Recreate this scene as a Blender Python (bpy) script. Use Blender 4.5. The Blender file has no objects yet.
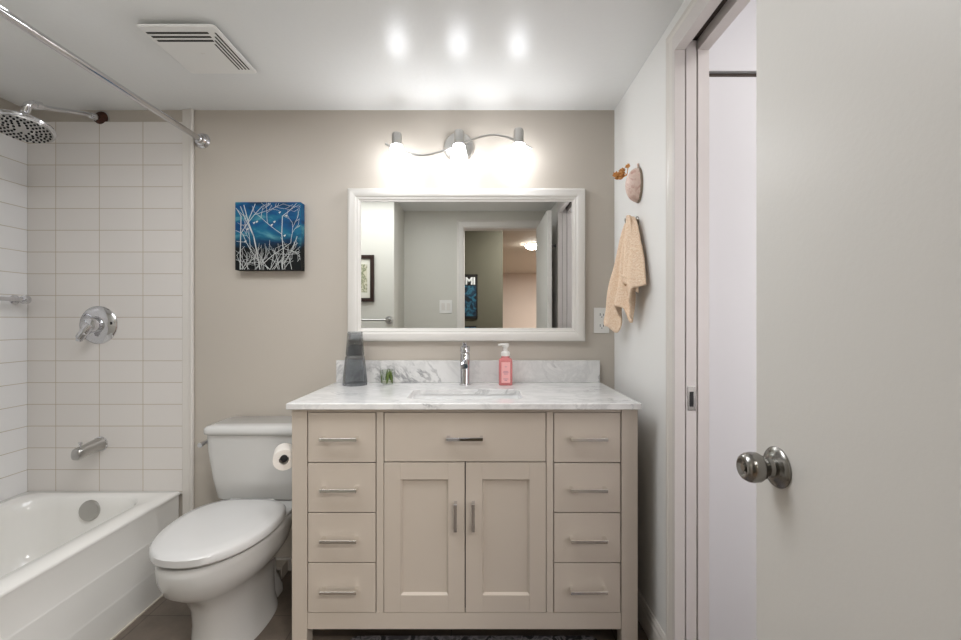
import bpy, bmesh, math, random
from mathutils import Vector, Matrix
random.seed(7)
PI = math.pi
SC = bpy.context.scene
COL = SC.collection
F = 450.0            # focal length in pixels of the photograph
CAMZ = 1.183

# ------------------------------------------------------------------ camera
cam_d = bpy.data.cameras.new('camera'); cam = bpy.data.objects.new('camera', cam_d); COL.objects.link(cam)
cam_d.sensor_fit = 'HORIZONTAL'; cam_d.sensor_width = 36.0; cam_d.lens = 36.0 * F / 961.0
cam_d.clip_start = 0.02; cam_d.clip_end = 60
cam.location = (0, 0, CAMZ); cam.rotation_euler = (PI / 2, 0, 0)
SC.camera = cam

# ------------------------------------------------------------------ world, exposure, light strengths
w = bpy.data.worlds.new('world'); SC.world = w; w.use_nodes = True
w.node_tree.nodes['Background'].inputs[0].default_value = (0.6, 0.7, 0.9, 1)
w.node_tree.nodes['Background'].inputs[1].default_value = 0.3
SC.view_settings.view_transform = 'Standard'
SC.view_settings.look = 'None'
SC.view_settings.exposure = 0.54
SC.view_settings.gamma = 1.0
SC.view_settings.use_curve_mapping = False
SHADE_GLOW = 15.5       # frosted shades over the vanity
HALL_FILL = 38.0       # added fill light in the hall behind the camera
LIVING_GLOW = 30.0
SIDE_FILL = 4.5  # added fill light in the side room

def area_light(name, loc, size, power, color, rot=(0, 0, 0), shape='DISK'):
    d = bpy.data.lights.new(name, 'AREA'); d.shape = shape; d.size = size; d.energy = power; d.color = color
    o = bpy.data.objects.new(name, d); COL.objects.link(o); o.location = loc; o.rotation_euler = rot
    return o
area_light('hall_fill_light', (0.75, -0.62, 2.385), 0.6, HALL_FILL, (1.0, 0.98, 0.95))  # added fill that shines through the doorway onto vanity and tub
area_light('side_room_fill_light', (1.30, 0.75, 2.385), 0.5, SIDE_FILL, (1.0, 0.97, 0.96))  # added overhead fill to brighten the side room

area_light('side_room_low_fill_light', (1.35, 0.02, 1.25), 0.9, 7.8, (1.0, 0.97, 0.98), (PI/2, 0, PI), 'SQUARE')  # added upright fill to even out the side room, no window there
area_light('living_room_fill_light', (2.2, -5.0, 2.38), 0.9, 125.0, (1.0, 0.95, 0.90))  # added fill for the far wall, hidden from the mirror
bl = area_light('bathroom_fill_light', (-0.72, 1.05, 2.170), 1.3, 12.0, (0.945, 0.965, 1.0), shape='RECTANGLE'); bl.data.size_y = 0.6  # added soft fill without a fixture, out of view

# ------------------------------------------------------------------ materials
def srgb(r, g, b):
    def c(v):
        v /= 255.0
        return v / 12.92 if v <= 0.04045 else ((v + 0.055) / 1.055) ** 2.4
    return (c(r), c(g), c(b), 1)

def mat(name, col, rough=0.5, metal=0.0, spec=0.5, trans=0.0, ior=1.45, emit=None, estr=0.0, coat=0.0,
        bump=0.0, bscale=200.0, var=0.0, vscale=4.0, sheen=0.0):
    m = bpy.data.materials.new(name); m.use_nodes = True
    nt = m.node_tree; b = nt.nodes['Principled BSDF']
    b.inputs['Base Color'].default_value = col
    b.inputs['Roughness'].default_value = rough; b.inputs['Metallic'].default_value = metal
    b.inputs['Specular IOR Level'].default_value = spec; b.inputs['Transmission Weight'].default_value = trans
    b.inputs['IOR'].default_value = ior; b.inputs['Coat Weight'].default_value = coat
    b.inputs['Sheen Weight'].default_value = sheen
    if emit: b.inputs['Emission Color'].default_value = emit; b.inputs['Emission Strength'].default_value = estr
    geo = None
    if bump or var: geo = nt.nodes.new('ShaderNodeNewGeometry')
    if bump:
        n = nt.nodes.new('ShaderNodeTexNoise'); n.inputs['Scale'].default_value = bscale; n.inputs['Detail'].default_value = 3
        bp = nt.nodes.new('ShaderNodeBump'); bp.inputs['Strength'].default_value = bump; bp.inputs['Distance'].default_value = 0.002
        nt.links.new(geo.outputs['Position'], n.inputs['Vector'])
        nt.links.new(n.outputs['Fac'], bp.inputs['Height']); nt.links.new(bp.outputs['Normal'], b.inputs['Normal'])
    if var:
        n = nt.nodes.new('ShaderNodeTexNoise'); n.inputs['Scale'].default_value = vscale; n.inputs['Detail'].default_value = 4
        nt.links.new(geo.outputs['Position'], n.inputs['Vector'])
        r = nt.nodes.new('ShaderNodeValToRGB')
        r.color_ramp.elements[0].position = 0.3; r.color_ramp.elements[1].position = 0.7
        r.color_ramp.elements[0].color = tuple(c * (1 - var) for c in col[:3]) + (1,)
        r.color_ramp.elements[1].color = tuple(min(1, c * (1 + var)) for c in col[:3]) + (1,)
        nt.links.new(n.outputs['Fac'], r.inputs['Fac']); nt.links.new(r.outputs['Color'], b.inputs['Base Color'])
    return m

def N(nt, t, **kw):
    n = nt.nodes.new(t)
    for k, v in kw.items(): setattr(n, k, v)
    return n

def tile_mat(name, horiz, off_h, off_v, w_, h_, c1, c2, grout, rough, mortar=0.0016, noise_amt=0.0, vert='Z', bumpd=0.001):
    """stacked tiles laid out in the real plane of the surface (horiz = 'X' or 'Y', vert = 'Z' or 'Y')"""
    m = bpy.data.materials.new(name); m.use_nodes = True; nt = m.node_tree; b = nt.nodes['Principled BSDF']
    g = N(nt, 'ShaderNodeNewGeometry'); s = N(nt, 'ShaderNodeSeparateXYZ'); c = N(nt, 'ShaderNodeCombineXYZ')
    nt.links.new(g.outputs['Position'], s.inputs[0])
    a1 = N(nt, 'ShaderNodeMath', operation='SUBTRACT'); a1.inputs[1].default_value = off_h
    a2 = N(nt, 'ShaderNodeMath', operation='SUBTRACT'); a2.inputs[1].default_value = off_v
    nt.links.new(s.outputs[horiz], a1.inputs[0]); nt.links.new(s.outputs[vert], a2.inputs[0])
    nt.links.new(a1.outputs[0], c.inputs[0]); nt.links.new(a2.outputs[0], c.inputs[1])
    br = N(nt, 'ShaderNodeTexBrick'); br.offset = 0.0; br.squash = 1.0
    br.inputs['Scale'].default_value = 1.0; br.inputs['Brick Width'].default_value = w_; br.inputs['Row Height'].default_value = h_
    br.inputs['Mortar Size'].default_value = mortar; br.inputs['Mortar Smooth'].default_value = 0.3; br.inputs['Bias'].default_value = 0
    br.inputs['Color1'].default_value = c1; br.inputs['Color2'].default_value = c2; br.inputs['Mortar'].default_value = grout
    nt.links.new(c.outputs[0], br.inputs['Vector'])
    col_out = br.outputs['Color']
    if noise_amt:
        n = N(nt, 'ShaderNodeTexNoise'); n.inputs['Scale'].default_value = 9; n.inputs['Detail'].default_value = 8
        n.inputs['Roughness'].default_value = 0.65
        nt.links.new(g.outputs['Position'], n.inputs['Vector'])
        r = N(nt, 'ShaderNodeValToRGB'); r.color_ramp.elements[0].position = .3; r.color_ramp.elements[1].position = .7
        r.color_ramp.elements[0].color = (1 - noise_amt,) * 3 + (1,); r.color_ramp.elements[1].color = (1, 1, 1, 1)
        nt.links.new(n.outputs['Fac'], r.inputs['Fac'])
        mx = N(nt, 'ShaderNodeMixRGB', blend_type='MULTIPLY'); mx.inputs[0].default_value = 1
        nt.links.new(br.outputs['Color'], mx.inputs[1]); nt.links.new(r.outputs['Color'], mx.inputs[2]); col_out = mx.outputs[0]
    nt.links.new(col_out, b.inputs['Base Color'])
    b.inputs['Roughness'].default_value = rough
    inv = N(nt, 'ShaderNodeMath', operation='SUBTRACT'); inv.inputs[0].default_value = 1
    nt.links.new(br.outputs['Fac'], inv.inputs[1])
    bp = N(nt, 'ShaderNodeBump'); bp.inputs['Strength'].default_value = 0.6; bp.inputs['Distance'].default_value = bumpd
    nt.links.new(inv.outputs[0], bp.inputs['Height']); nt.links.new(bp.outputs['Normal'], b.inputs['Normal'])
    return m

def marble_mat():
    m = bpy.data.materials.new('carrara_marble'); m.use_nodes = True; nt = m.node_tree; b = nt.nodes['Principled BSDF']
    g = N(nt, 'ShaderNodeNewGeometry')
    mp = N(nt, 'ShaderNodeMapping'); mp.inputs['Rotation'].default_value = (0.3, 0.7, 0.6); mp.inputs['Scale'].default_value = (1, 2.4, 1)
    nt.links.new(g.outputs['Position'], mp.inputs['Vector'])
    def vein(scale, dist, width, detail=7):
        n = N(nt, 'ShaderNodeTexNoise'); n.inputs['Scale'].default_value = scale; n.inputs['Detail'].default_value = detail
        n.inputs['Roughness'].default_value = 0.62; n.inputs['Distortion'].default_value = dist
        nt.links.new(mp.outputs[0], n.inputs['Vector'])
        s = N(nt, 'ShaderNodeMath', operation='SUBTRACT'); s.inputs[1].default_value = 0.5
        a = N(nt, 'ShaderNodeMath', operation='ABSOLUTE')
        nt.links.new(n.outputs['Fac'], s.inputs[0]); nt.links.new(s.outputs[0], a.inputs[0])
        r = N(nt, 'ShaderNodeMapRange'); r.inputs['From Min'].default_value = 0; r.inputs['From Max'].default_value = width
        r.inputs['To Min'].default_value = 1; r.inputs['To Max'].default_value = 0
        nt.links.new(a.outputs[0], r.inputs['Value']); return r.outputs[0]
    v1 = vein(2.4, 0.5, 0.022, 9); v2 = vein(6.0, 0.5, 0.08)
    msk = N(nt, 'ShaderNodeTexNoise'); msk.inputs['Scale'].default_value = 3.5; msk.inputs['Detail'].default_value = 3
    nt.links.new(g.outputs['Position'], msk.inputs['Vector'])
    mr = N(nt, 'ShaderNodeMapRange'); mr.inputs['From Min'].default_value = .42; mr.inputs['From Max'].default_value = .68
    nt.links.new(msk.outputs['Fac'], mr.inputs['Value'])
    k1 = N(nt, 'ShaderNodeMath', operation='MULTIPLY'); nt.links.new(v1, k1.inputs[0]); nt.links.new(mr.outputs[0], k1.inputs[1])
    k2 = N(nt, 'ShaderNodeMath', operation='MULTIPLY'); nt.links.new(v2, k2.inputs[0]); k2.inputs[1].default_value = 0.23
    k3 = N(nt, 'ShaderNodeMath', operation='MAXIMUM'); nt.links.new(k1.outputs[0], k3.inputs[0]); nt.links.new(k2.outputs[0], k3.inputs[1])
    mx = N(nt, 'ShaderNodeMixRGB'); mx.inputs[1].default_value = srgb(230, 229, 227); mx.inputs[2].default_value = srgb(150, 150, 151)
    nt.links.new(k3.outputs[0], mx.inputs[0]); nt.links.new(mx.outputs[0], b.inputs['Base Color'])
    b.inputs['Roughness'].default_value = 0.16
    return m

def noise_ramp_mat(name, stops, scale, rough=0.6, detail=6, dist=0.0, voronoi=False, bump=0.0):
    m = bpy.data.materials.new(name); m.use_nodes = True; nt = m.node_tree; b = nt.nodes['Principled BSDF']
    g = N(nt, 'ShaderNodeNewGeometry')
    if voronoi:
        n = N(nt, 'ShaderNodeTexVoronoi'); n.inputs['Scale'].default_value = scale; out = n.outputs['Distance']
    else:
        n = N(nt, 'ShaderNodeTexNoise'); n.inputs['Scale'].default_value = scale; n.inputs['Detail'].default_value = detail
        n.inputs['Distortion'].default_value = dist; out = n.outputs['Fac']
    nt.links.new(g.outputs['Position'], n.inputs['Vector'])
    r = N(nt, 'ShaderNodeValToRGB'); cr = r.color_ramp
    while len(cr.elements) < len(stops): cr.elements.new(0.5)
    for e, (p, c) in zip(cr.elements, stops): e.position = p; e.color = c
    nt.links.new(out, r.inputs['Fac']); nt.links.new(r.outputs['Color'], b.inputs['Base Color'])
    b.inputs['Roughness'].default_value = rough
    if bump:
        bp = N(nt, 'ShaderNodeBump'); bp.inputs['Strength'].default_value = bump; bp.inputs['Distance'].default_value = 0.004
        nt.links.new(out, bp.inputs['Height']); nt.links.new(bp.outputs['Normal'], b.inputs['Normal'])
    return m

def canvas_mat():
    """blue and teal night sky fading to a near black ground, by height on the canvas"""
    m = bpy.data.materials.new('painted_canvas'); m.use_nodes = True; nt = m.node_tree; b = nt.nodes['Principled BSDF']
    tc = N(nt, 'ShaderNodeTexCoord'); sp = N(nt, 'ShaderNodeSeparateXYZ'); nt.links.new(tc.outputs['Object'], sp.inputs[0])
    n = N(nt, 'ShaderNodeTexNoise'); n.inputs['Scale'].default_value = 9; n.inputs['Detail'].default_value = 5; n.inputs['Distortion'].default_value = 0.5
    mp = N(nt, 'ShaderNodeMapping'); mp.inputs['Scale'].default_value = (0.7, 1, 1.6)
    nt.links.new(tc.outputs['Object'], mp.inputs['Vector']); nt.links.new(mp.outputs[0], n.inputs['Vector'])
    r1 = N(nt, 'ShaderNodeValToRGB'); cr = r1.color_ramp; cr.elements.new(.5); cr.elements.new(.62)
    for e, (p, c) in zip(cr.elements, [(.32, srgb(8, 40, 56)), (.45, srgb(10, 74, 124)), (.56, srgb(26, 104, 134)), (.70, srgb(110, 168, 170))]):
        e.position = p; e.color = c
    nt.links.new(n.outputs['Fac'], r1.inputs['Fac'])
    a = N(nt, 'ShaderNodeMath', operation='MULTIPLY_ADD'); a.inputs[1].default_value = 0.16; nt.links.new(n.outputs['Fac'], a.inputs[0])
    nt.links.new(sp.outputs['Z'], a.inputs[2])
    mr = N(nt, 'ShaderNodeMapRange'); mr.inputs['From Min'].default_value = 0.17; mr.inputs['From Max'].default_value = 0.26
    nt.links.new(a.outputs[0], mr.inputs['Value'])
    mx = N(nt, 'ShaderNodeMixRGB'); mx.inputs[1].default_value = srgb(4, 9, 11); nt.links.new(r1.outputs['Color'], mx.inputs[2])
    nt.links.new(mr.outputs[0], mx.inputs[0]); nt.links.new(mx.outputs[0], b.inputs['Base Color'])
    b.inputs['Roughness'].default_value = 0.65
    b.inputs['Specular IOR Level'].default_value = 0.25
    return m

M = {}
M['wall'] = mat('beige_wall_paint', srgb(194, 186, 175), 0.42, bump=0.12, bscale=260)
M['wall_white'] = mat('white_wall_paint', srgb(240, 239, 236), 0.42, bump=0.12, bscale=260)
M['wall_grey'] = mat('pale_grey_wall_paint', srgb(206, 203, 193), 0.42, bump=0.12, bscale=260)
M['ceiling'] = mat('satin_ceiling_paint', srgb(240, 241, 240), 0.27, bump=0.25, bscale=60, spec=0.4)
M['trim'] = mat('white_gloss_trim', srgb(222, 217, 210), 0.3)
M['jamb'] = mat('jamb_paint', srgb(216, 210, 206), 0.4)
M['door'] = mat('painted_door', srgb(222, 219, 213), 0.36, bump=0.1, bscale=120)
M['shadow_gap'] = mat('track_and_gap_shade', srgb(70, 60, 52), 0.7)  # door track, and shade of the slots and gaps put into the colour
M['tile_back'] = tile_mat('wall_tile_back', 'X', -1.5948 - 0.206 * 10, 2.121 - 0.1028 * 30, 0.206, 0.1028, srgb(228, 223, 218), srgb(224, 219, 214), srgb(190, 176, 154), 0.18)
M['tile_left_lit'] = tile_mat('wall_tile_left_lit', 'Y', 2.126 - 0.206 * 20, 2.121 - 0.1028 * 30, 0.206, 0.1028, srgb(240, 239, 238), srgb(237, 236, 235), srgb(200, 190, 170), 0.18)  # same tile made paler, brighter light on this wall put into the colour
M['floor'] = tile_mat('floor_tile', 'X', -0.11, 1.80 - 0.305 * 30, 0.61, 0.305, srgb(128, 116, 104), srgb(120, 108, 97), srgb(84, 76, 68), 0.4, mortar=0.002, noise_amt=0.35, vert='Y')
M['hallfloor'] = mat('hall_floor', srgb(120, 100, 80), 0.5, var=0.1)
M['green_wall'] = mat('grey_green_wall_paint', srgb(84, 81, 67), 0.55)
M['pink_wall'] = mat('warm_beige_wall_paint', srgb(198, 184, 174), 0.6)
M['white_ceiling'] = mat('hall_ceiling_paint', srgb(205, 196, 186), 0.7)
M['sidewall'] = mat('cool_white_wall_paint', srgb(224, 223, 224), 0.5)
M['porcelain'] = mat('white_porcelain', srgb(208, 207, 204), 0.09, coat=0.3)
M['tub'] = mat('white_enamel', srgb(238, 236, 231), 0.14, coat=0.3)
M['seat'] = mat('toilet_seat_plastic', srgb(208, 207, 205), 0.13)
M['chrome'] = mat('chrome', (0.66, 0.66, 0.68, 1), 0.06, metal=1)
M['pull'] = mat('chrome_lit', (0.86, 0.84, 0.80, 1), 0.22, metal=1)  # paler chrome for the side handles, bright reflections put into the colour
M['brushed'] = mat('brushed_nickel', (0.50, 0.49, 0.47, 1), 0.28, metal=1)
M['satin'] = mat('satin_nickel', (0.30, 0.29, 0.27, 1), 0.24, metal=1)
M['rust'] = mat('rusty_flange_back', srgb(70, 38, 24), 0.7, var=0.4, vscale=60)
M['dark'] = mat('dark_rubber', srgb(22, 22, 24), 0.5)
M['vanity'] = mat('vanity_paint', srgb(194, 183, 170), 0.33, bump=0.04, bscale=90)
M['vanity_in_shade'] = mat('vanity_inside_shade', srgb(60, 52, 46), 0.8)  # shade inside the cabinet put into the colour
M['marble'] = marble_mat()
M['sink'] = mat('sink_porcelain', srgb(240, 240, 239), 0.08, coat=0.3)
M['frame'] = mat('mirror_frame_paint', srgb(228, 225, 219), 0.25)
M['mirror'] = mat('silvered_glass', (0.86, 0.88, 0.87, 1), 0.0, metal=1)
M['shade'] = mat('frosted_glass_lit', (1, 1, 1, 1), 0.4, emit=(0.935, 0.955, 1.0, 1), estr=SHADE_GLOW)
M['lamp'] = mat('lit_dome_glass', (1, 1, 1, 1), 0.4, emit=(1.0, 0.93, 0.84, 1), estr=LIVING_GLOW)
M['plastic'] = mat('white_plastic', srgb(232, 230, 225), 0.35)
M['vent'] = mat('vent_plastic', srgb(238, 237, 234), 0.4)
M['slot'] = mat('vent_slot_dark', srgb(62, 60, 56), 0.8)
M['smoke'] = mat('smoked_glass', srgb(210, 213, 216), 0.02, trans=1.0, ior=1.28)
M['clear'] = mat('clear_glass', srgb(236, 240, 234), 0.02, trans=1.0, ior=1.3)
M['pink'] = mat('pink_soap', srgb(238, 150, 150), 0.12, trans=0.35, ior=1.35)
M['pink_label'] = mat('pale_pink_label', srgb(242, 182, 180), 0.4)
M['ink'] = mat('label_ink', srgb(176, 120, 140), 0.5)
M['towel'] = noise_ramp_mat('terry_cloth', [(.3, srgb(232, 198, 164)), (.7, srgb(250, 228, 205))], 160, 0.95, bump=0.9)
M['shell'] = noise_ramp_mat('pink_shell', [(.3, srgb(214, 182, 168)), (.5, srgb(230, 205, 192)), (.7, srgb(200, 150, 134))], 22, 0.4, dist=2)
M['shell_edge'] = mat('shell_rim', srgb(142, 126, 108), 0.5)
M['flower'] = noise_ramp_mat('dried_petals', [(.3, srgb(120, 66, 30)), (.5, srgb(198, 132, 62)), (.7, srgb(226, 180, 120))], 120, 0.8)
M['canvas'] = canvas_mat()
M['branch'] = mat('white_branch_paint', srgb(205, 208, 206), 0.5)
M['leaf'] = mat('green_leaf', srgb(88, 108, 46), 0.5)
M['wax'] = mat('pale_wax', srgb(232, 232, 216), 0.5)
M['paper'] = mat('toilet_paper', srgb(236, 230, 222), 0.9)
M['rug'] = noise_ramp_mat('rug_pile', [(.42, srgb(40, 38, 42)), (.5, srgb(150, 146, 148)), (.62, srgb(84, 80, 84))], 24, 1.0, dist=1.0, bump=1.0)
M['poster'] = noise_ramp_mat('poster_print', [(.35, srgb(6, 12, 20)), (.5, srgb(12, 44, 66)), (.62, srgb(44, 104, 126)), (.75, srgb(14, 28, 44))], 14, 0.3, dist=1.2)
M['black'] = mat('black_frame', srgb(24, 20, 18), 0.4)
M['wood'] = mat('dark_wood_frame', srgb(46, 30, 24), 0.4, var=0.2, vscale=20)
M['matboard'] = mat('mat_board', srgb(222, 218, 204), 0.7)
M['art'] = noise_ramp_mat('plant_print', [(.45, srgb(206, 200, 176)), (.55, srgb(120, 126, 92)), (.65, srgb(206, 200, 176))], 22, 0.7, dist=1)
M['caulk'] = mat('caulk', srgb(222, 214, 200), 0.6)
M['white_text'] = mat('white_print', srgb(225, 228, 228), 0.5)

# ------------------------------------------------------------------ mesh helpers (world coordinates)
def bx(bm, x0, x1, y0, y1, z0, z1):
    if x1 < x0: x0, x1 = x1, x0
    if y1 < y0: y0, y1 = y1, y0
    if z1 < z0: z0, z1 = z1, z0
    v = [bm.verts.new(p) for p in [(x0,y0,z0),(x1,y0,z0),(x1,y1,z0),(x0,y1,z0),(x0,y0,z1),(x1,y0,z1),(x1,y1,z1),(x0,y1,z1)]]
    fs = [bm.faces.new([v[i] for i in f]) for f in [(0,3,2,1),(4,5,6,7),(0,1,5,4),(1,2,6,5),(2,3,7,6),(3,0,4,7)]]
    return fs

def frame_of(d):
    d = Vector(d).normalized()
    a = Vector((0, 0, 1)) if abs(d.z) < 0.9 else Vector((1, 0, 0))
    u = d.cross(a).normalized(); v = d.cross(u).normalized()
    return u, v, d

def loft(bm, rings, cap0=True, cap1=True, closed=False):
    R = [[bm.verts.new(p) for p in r] for r in rings]
    n = len(R[0])
    for i in range(len(R) - 1):
        for j in range(n):
            bm.faces.new([R[i][j], R[i][(j+1) % n], R[i+1][(j+1) % n], R[i+1][j]])
    if cap0: bm.faces.new(list(reversed(R[0])))
    if cap1: bm.faces.new(R[-1])
    return R

def lathe(bm, prof, org, axis=(0, 0, 1), seg=32, cap=True):
    """prof = [(radius, height)] around axis from org"""
    u, v, d = frame_of(axis); o = Vector(org)
    rings = []
    for r, h in prof:
        rings.append([o + d*h + u*(max(r, 1e-5)*math.cos(2*PI*k/seg)) + v*(max(r, 1e-5)*math.sin(2*PI*k/seg)) for k in range(seg)])
    loft(bm, rings, cap, cap)

def tube(bm, pts, r, seg=12, cap=True):
    pts = [Vector(p) for p in pts]
    rr = r if isinstance(r, (list, tuple)) else [r]*len(pts)
    rings = []; u0 = None
    for i, p in enumerate(pts):
        d = (pts[min(i+1, len(pts)-1)] - pts[max(i-1, 0)]).normalized()
        if u0 is None: u, v, _ = frame_of(d)
        else:
            u = (u0 - d*u0.dot(d)).normalized(); v = d.cross(u)
        u0 = u
        rings.append([p + u*(rr[i]*math.cos(2*PI*k/seg)) + v*(rr[i]*math.sin(2*PI*k/seg)) for k in range(seg)])
    loft(bm, rings, cap, cap)

def smooth_path(pts, n=8):
    pts = [Vector(p) for p in pts]; out = []
    P = [pts[0]] + pts + [pts[-1]]
    for i in range(1, len(P) - 2):
        for k in range(n):
            t = k / n
            a, b, c, d = P[i-1], P[i], P[i+1], P[i+2]
            out.append(0.5*((2*b) + (c-a)*t + (2*a-5*b+4*c-d)*t*t + (3*b-a-3*c+d)*t**3))
    out.append(pts[-1]); return out

def rrect(x0, x1, y0, y1, r, z, n=6):
    pts = []
    for cx, cy, a0 in [(x1-r, y1-r, 0), (x0+r, y1-r, PI/2), (x0+r, y0+r, PI), (x1-r, y0+r, 3*PI/2)]:
        for k in range(n+1):
            a = a0 + PI/2*k/n; pts.append((cx + r*math.cos(a), cy + r*math.sin(a), z))
    return pts

def link(name, bm, m, parent=None, origin=None, bevel=0.0, smooth=False, seg=2, subsurf=0, angle=35):
    bmesh.ops.recalc_face_normals(bm, faces=bm.faces)
    o_loc = Vector(origin) if origin is not None else Vector((0, 0, 0))
    base = Vector((0, 0, 0)); p = parent
    while p: base += p.location; p = p.parent
    off = base + o_loc if parent is None or origin is not None else base
    if parent is not None and origin is not None:
        off = Vector(origin); o_loc = off - base
    bm.transform(Matrix.Translation(-off))
    me = bpy.data.meshes.new(name); bm.to_mesh(me); bm.free()
    for mm in (m if isinstance(m, (list, tuple)) else [m]): me.materials.append(M[mm])
    o = bpy.data.objects.new(name, me); COL.objects.link(o)
    o.location = o_loc; o.parent = parent
    if smooth:
        for f in me.polygons: f.use_smooth = True
    if bevel:
        b = o.modifiers.new('bevel', 'BEVEL'); b.width = bevel; b.segments = seg; b.limit_method = 'ANGLE'; b.angle_limit = math.radians(40)
        if smooth is False:
            for f in me.polygons: f.use_smooth = True
            b.harden_normals = True
    elif smooth and not subsurf:
        # smooth shading with sharp creases where faces meet at a steep angle
        bm2 = bmesh.new(); bm2.from_mesh(me)
        for e in bm2.edges:
            if len(e.link_faces) == 2 and e.calc_face_angle(0) > math.radians(angle): e.smooth = False
        bm2.to_mesh(me); bm2.free()
    if subsurf:
        s = o.modifiers.new('sub', 'SUBSURF'); s.levels = subsurf; s.render_levels = subsurf
    return o

def B(): return bmesh.new()
def tag(o, label, cat, group=None):
    o['label'] = label; o['category'] = cat
    if group: o['group'] = group
    return o
def thing(name, loc, label, cat, group=None):
    o = bpy.data.objects.new(name, None); COL.objects.link(o); o.location = loc; o.empty_display_size = 0.05
    return tag(o, label, cat, group)
def struct(name, bm, m, bevel=0.0, smooth=False):
    o = link(name, bm, m, bevel=bevel, smooth=smooth); o['kind'] = 'structure'; return o
def boxes(*bs):
    bm = B()
    for b in bs: bx(bm, *b)
    return bm

# ------------------------------------------------------------------ dimensions of the room
XL, XR, YB, ZC = -2.147, 0.635, 2.134, 2.178
YF = 0.12                     # wall with the doorway the camera stands in
OY0, OY1, OZ = 0.65, 1.43, 2.042   # opening in the right wall
XW = 0.727                    # far face of the right wall

# ------------------------------------------------------------------ structure
struct('floor', boxes((XL-0.1, 1.95, 0, YB+0.1, -0.1, 0)), 'floor')
struct('floor_hall', boxes((-2.6, 3.1, -7.7, 0, -0.1, 0)), 'hallfloor')
struct('ceiling', boxes((XL-0.1, XW, 0.0, YB+0.1, ZC, ZC+0.1)), 'ceiling')
struct('wall_back', boxes((XL-0.1, 1.95, YB, YB+0.1, 0, 2.4)), 'wall')
struct('wall_left', boxes((XL-0.1, XL, 0.0, YB, 0, ZC)), 'wall')
struct('wall_tub_end', boxes((XL, -0.697, 0.0, 0.61, 0, ZC)), 'wall_grey')
# wall with the doorway
struct('wall_front', boxes((-0.697, -0.154, 0.0, YF, 0, ZC), (0.548, XW, 0.0, YF, 0, ZC), (-0.154, 0.548, 0.0, YF, 2.03, ZC)), 'wall_grey')
# right wall with the opening of the sliding door
struct('wall_right', boxes((XR, XW, OY1+0.02, YB, 0, ZC), (XR, XW, YF, OY0-0.02, 0, ZC), (XR, XW, OY0-0.02, OY1+0.02, OZ+0.05, ZC)), 'wall_white')
# tiles around the tub
struct('wall_tiles_back', boxes((XL, -1.405, YB-0.008, YB, 0.36, 2.121)), 'tile_back', bevel=0.002)
struct('wall_tiles_left', boxes((XL, XL+0.008, 0.62, YB-0.008, 0.36, 2.121)), 'tile_left_lit', bevel=0.002)
bm = boxes((-1.406, -1.372, YB-0.014, YB, 0.0, ZC))
o = struct('trim_1', bm, 'trim', bevel=0.003)
bm = B(); tube(bm, [(-1.364, YB-0.008, 0.0), (-1.364, YB-0.008, ZC)], 0.010, 14)
struct('trim_2', bm, 'trim', smooth=True)

# jambs of the right opening: three strips with the slot of the sliding door between them
def jamb_ring(x0, x1, t, head=0.0):
    return [(x0, x1, OY1, OY1+t, 0, OZ), (x0, x1, OY0-t, OY0, 0, OZ), (x0, x1, OY0-t, OY1+t, OZ+head, OZ+0.05)]
struct('trim_3', boxes(*jamb_ring(0.617, 0.6505, 0.02)), 'jamb', bevel=0.0015)
struct('trim_4', boxes((0.6535, 0.687, OY1, OY1+0.02, 0, OZ+0.03), (0.6535, 0.687, OY0-0.02, OY0, 0, OZ+0.03)), 'jamb', bevel=0.0015)
struct('trim_5', boxes(*jamb_ring(0.691, 0.727, 0.02)), 'jamb', bevel=0.0015)
struct('trim_6', boxes((0.6505, 0.691, OY1+0.012, OY1+0.02, 0, OZ+0.035), (0.6505, 0.691, OY0-0.02, OY0-0.012, 0, OZ+0.035), (0.6505, 0.691, OY0-0.02, OY1+0.02, OZ+0.035, OZ+0.05)), 'shadow_gap')

def casing(axis_pts_outer, name, m='trim'):
    pass
# stepped casing round the right opening (room side)
def casing_right():
    bm = B()
    prof = [(0.003, 0.010), (0.008, 0.014), (0.05, 0.015), (0.062, 0.018), (0.070, 0.012), (0.088, 0.010)]  # (distance from opening, projection)
    prof = [(0.003, 0.0)] + prof + [(0.088, 0.0)]
    yi0, yi1, zi = OY0, OY1, OZ
    paths = [lambda d: (yi1+d, 0.0), lambda d: (yi1+d, zi+d), lambda d: (yi0-d, zi+d), lambda d: (yi0-d, 0.0)]
    R = [[(XR-pr, f(d)[0], f(d)[1]) for d, pr in prof] for f in paths]
    loft(bm, R, True, True)
    struct('trim_7', bm, 'trim')
casing_right()
def casing_front():
    bm = B()
    prof = [(0.0, 0.0), (0.0, 0.008), (0.006, 0.014), (0.045, 0.016), (0.055, 0.01), (0.062, 0.008), (0.062, 0.0)]
    xi0, xi1, zi = -0.154, 0.548, 2.03
    paths = [lambda d: (xi0-d, 0.0), lambda d: (xi0-d, zi+d), lambda d: (xi1+d, zi+d), lambda d: (xi1+d, 0.0)]
    loft(bm, [[(f(d)[0], YF+pr, f(d)[1]) for d, pr in prof] for f in paths], True, True)
    struct('trim_8', bm, 'trim')
    struct('trim_9', boxes((-0.156, -0.150, 0.0, YF+0.002, 0, 2.03), (0.542, 0.55, 0.0, YF+0.002, 0, 2.03), (-0.154, 0.548, 0.0, YF+0.002, 2.022, 2.032)), 'jamb')
casing_front()
# strike plate set into the far jamb
sp = thing('strike_plate', (0.671, OY1, 0.915), 'small worn metal strike plate set in the white sliding door jamb', 'strike plate')
link('plate', boxes((0.6575, 0.684, OY1-0.0015, OY1+0.002, 0.895, 0.972)), 'satin', sp, bevel=0.001)
link('latch_hole', boxes((0.664, 0.676, OY1-0.0028, OY1-0.0012, 0.908, 0.955)), 'dark', sp)
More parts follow.
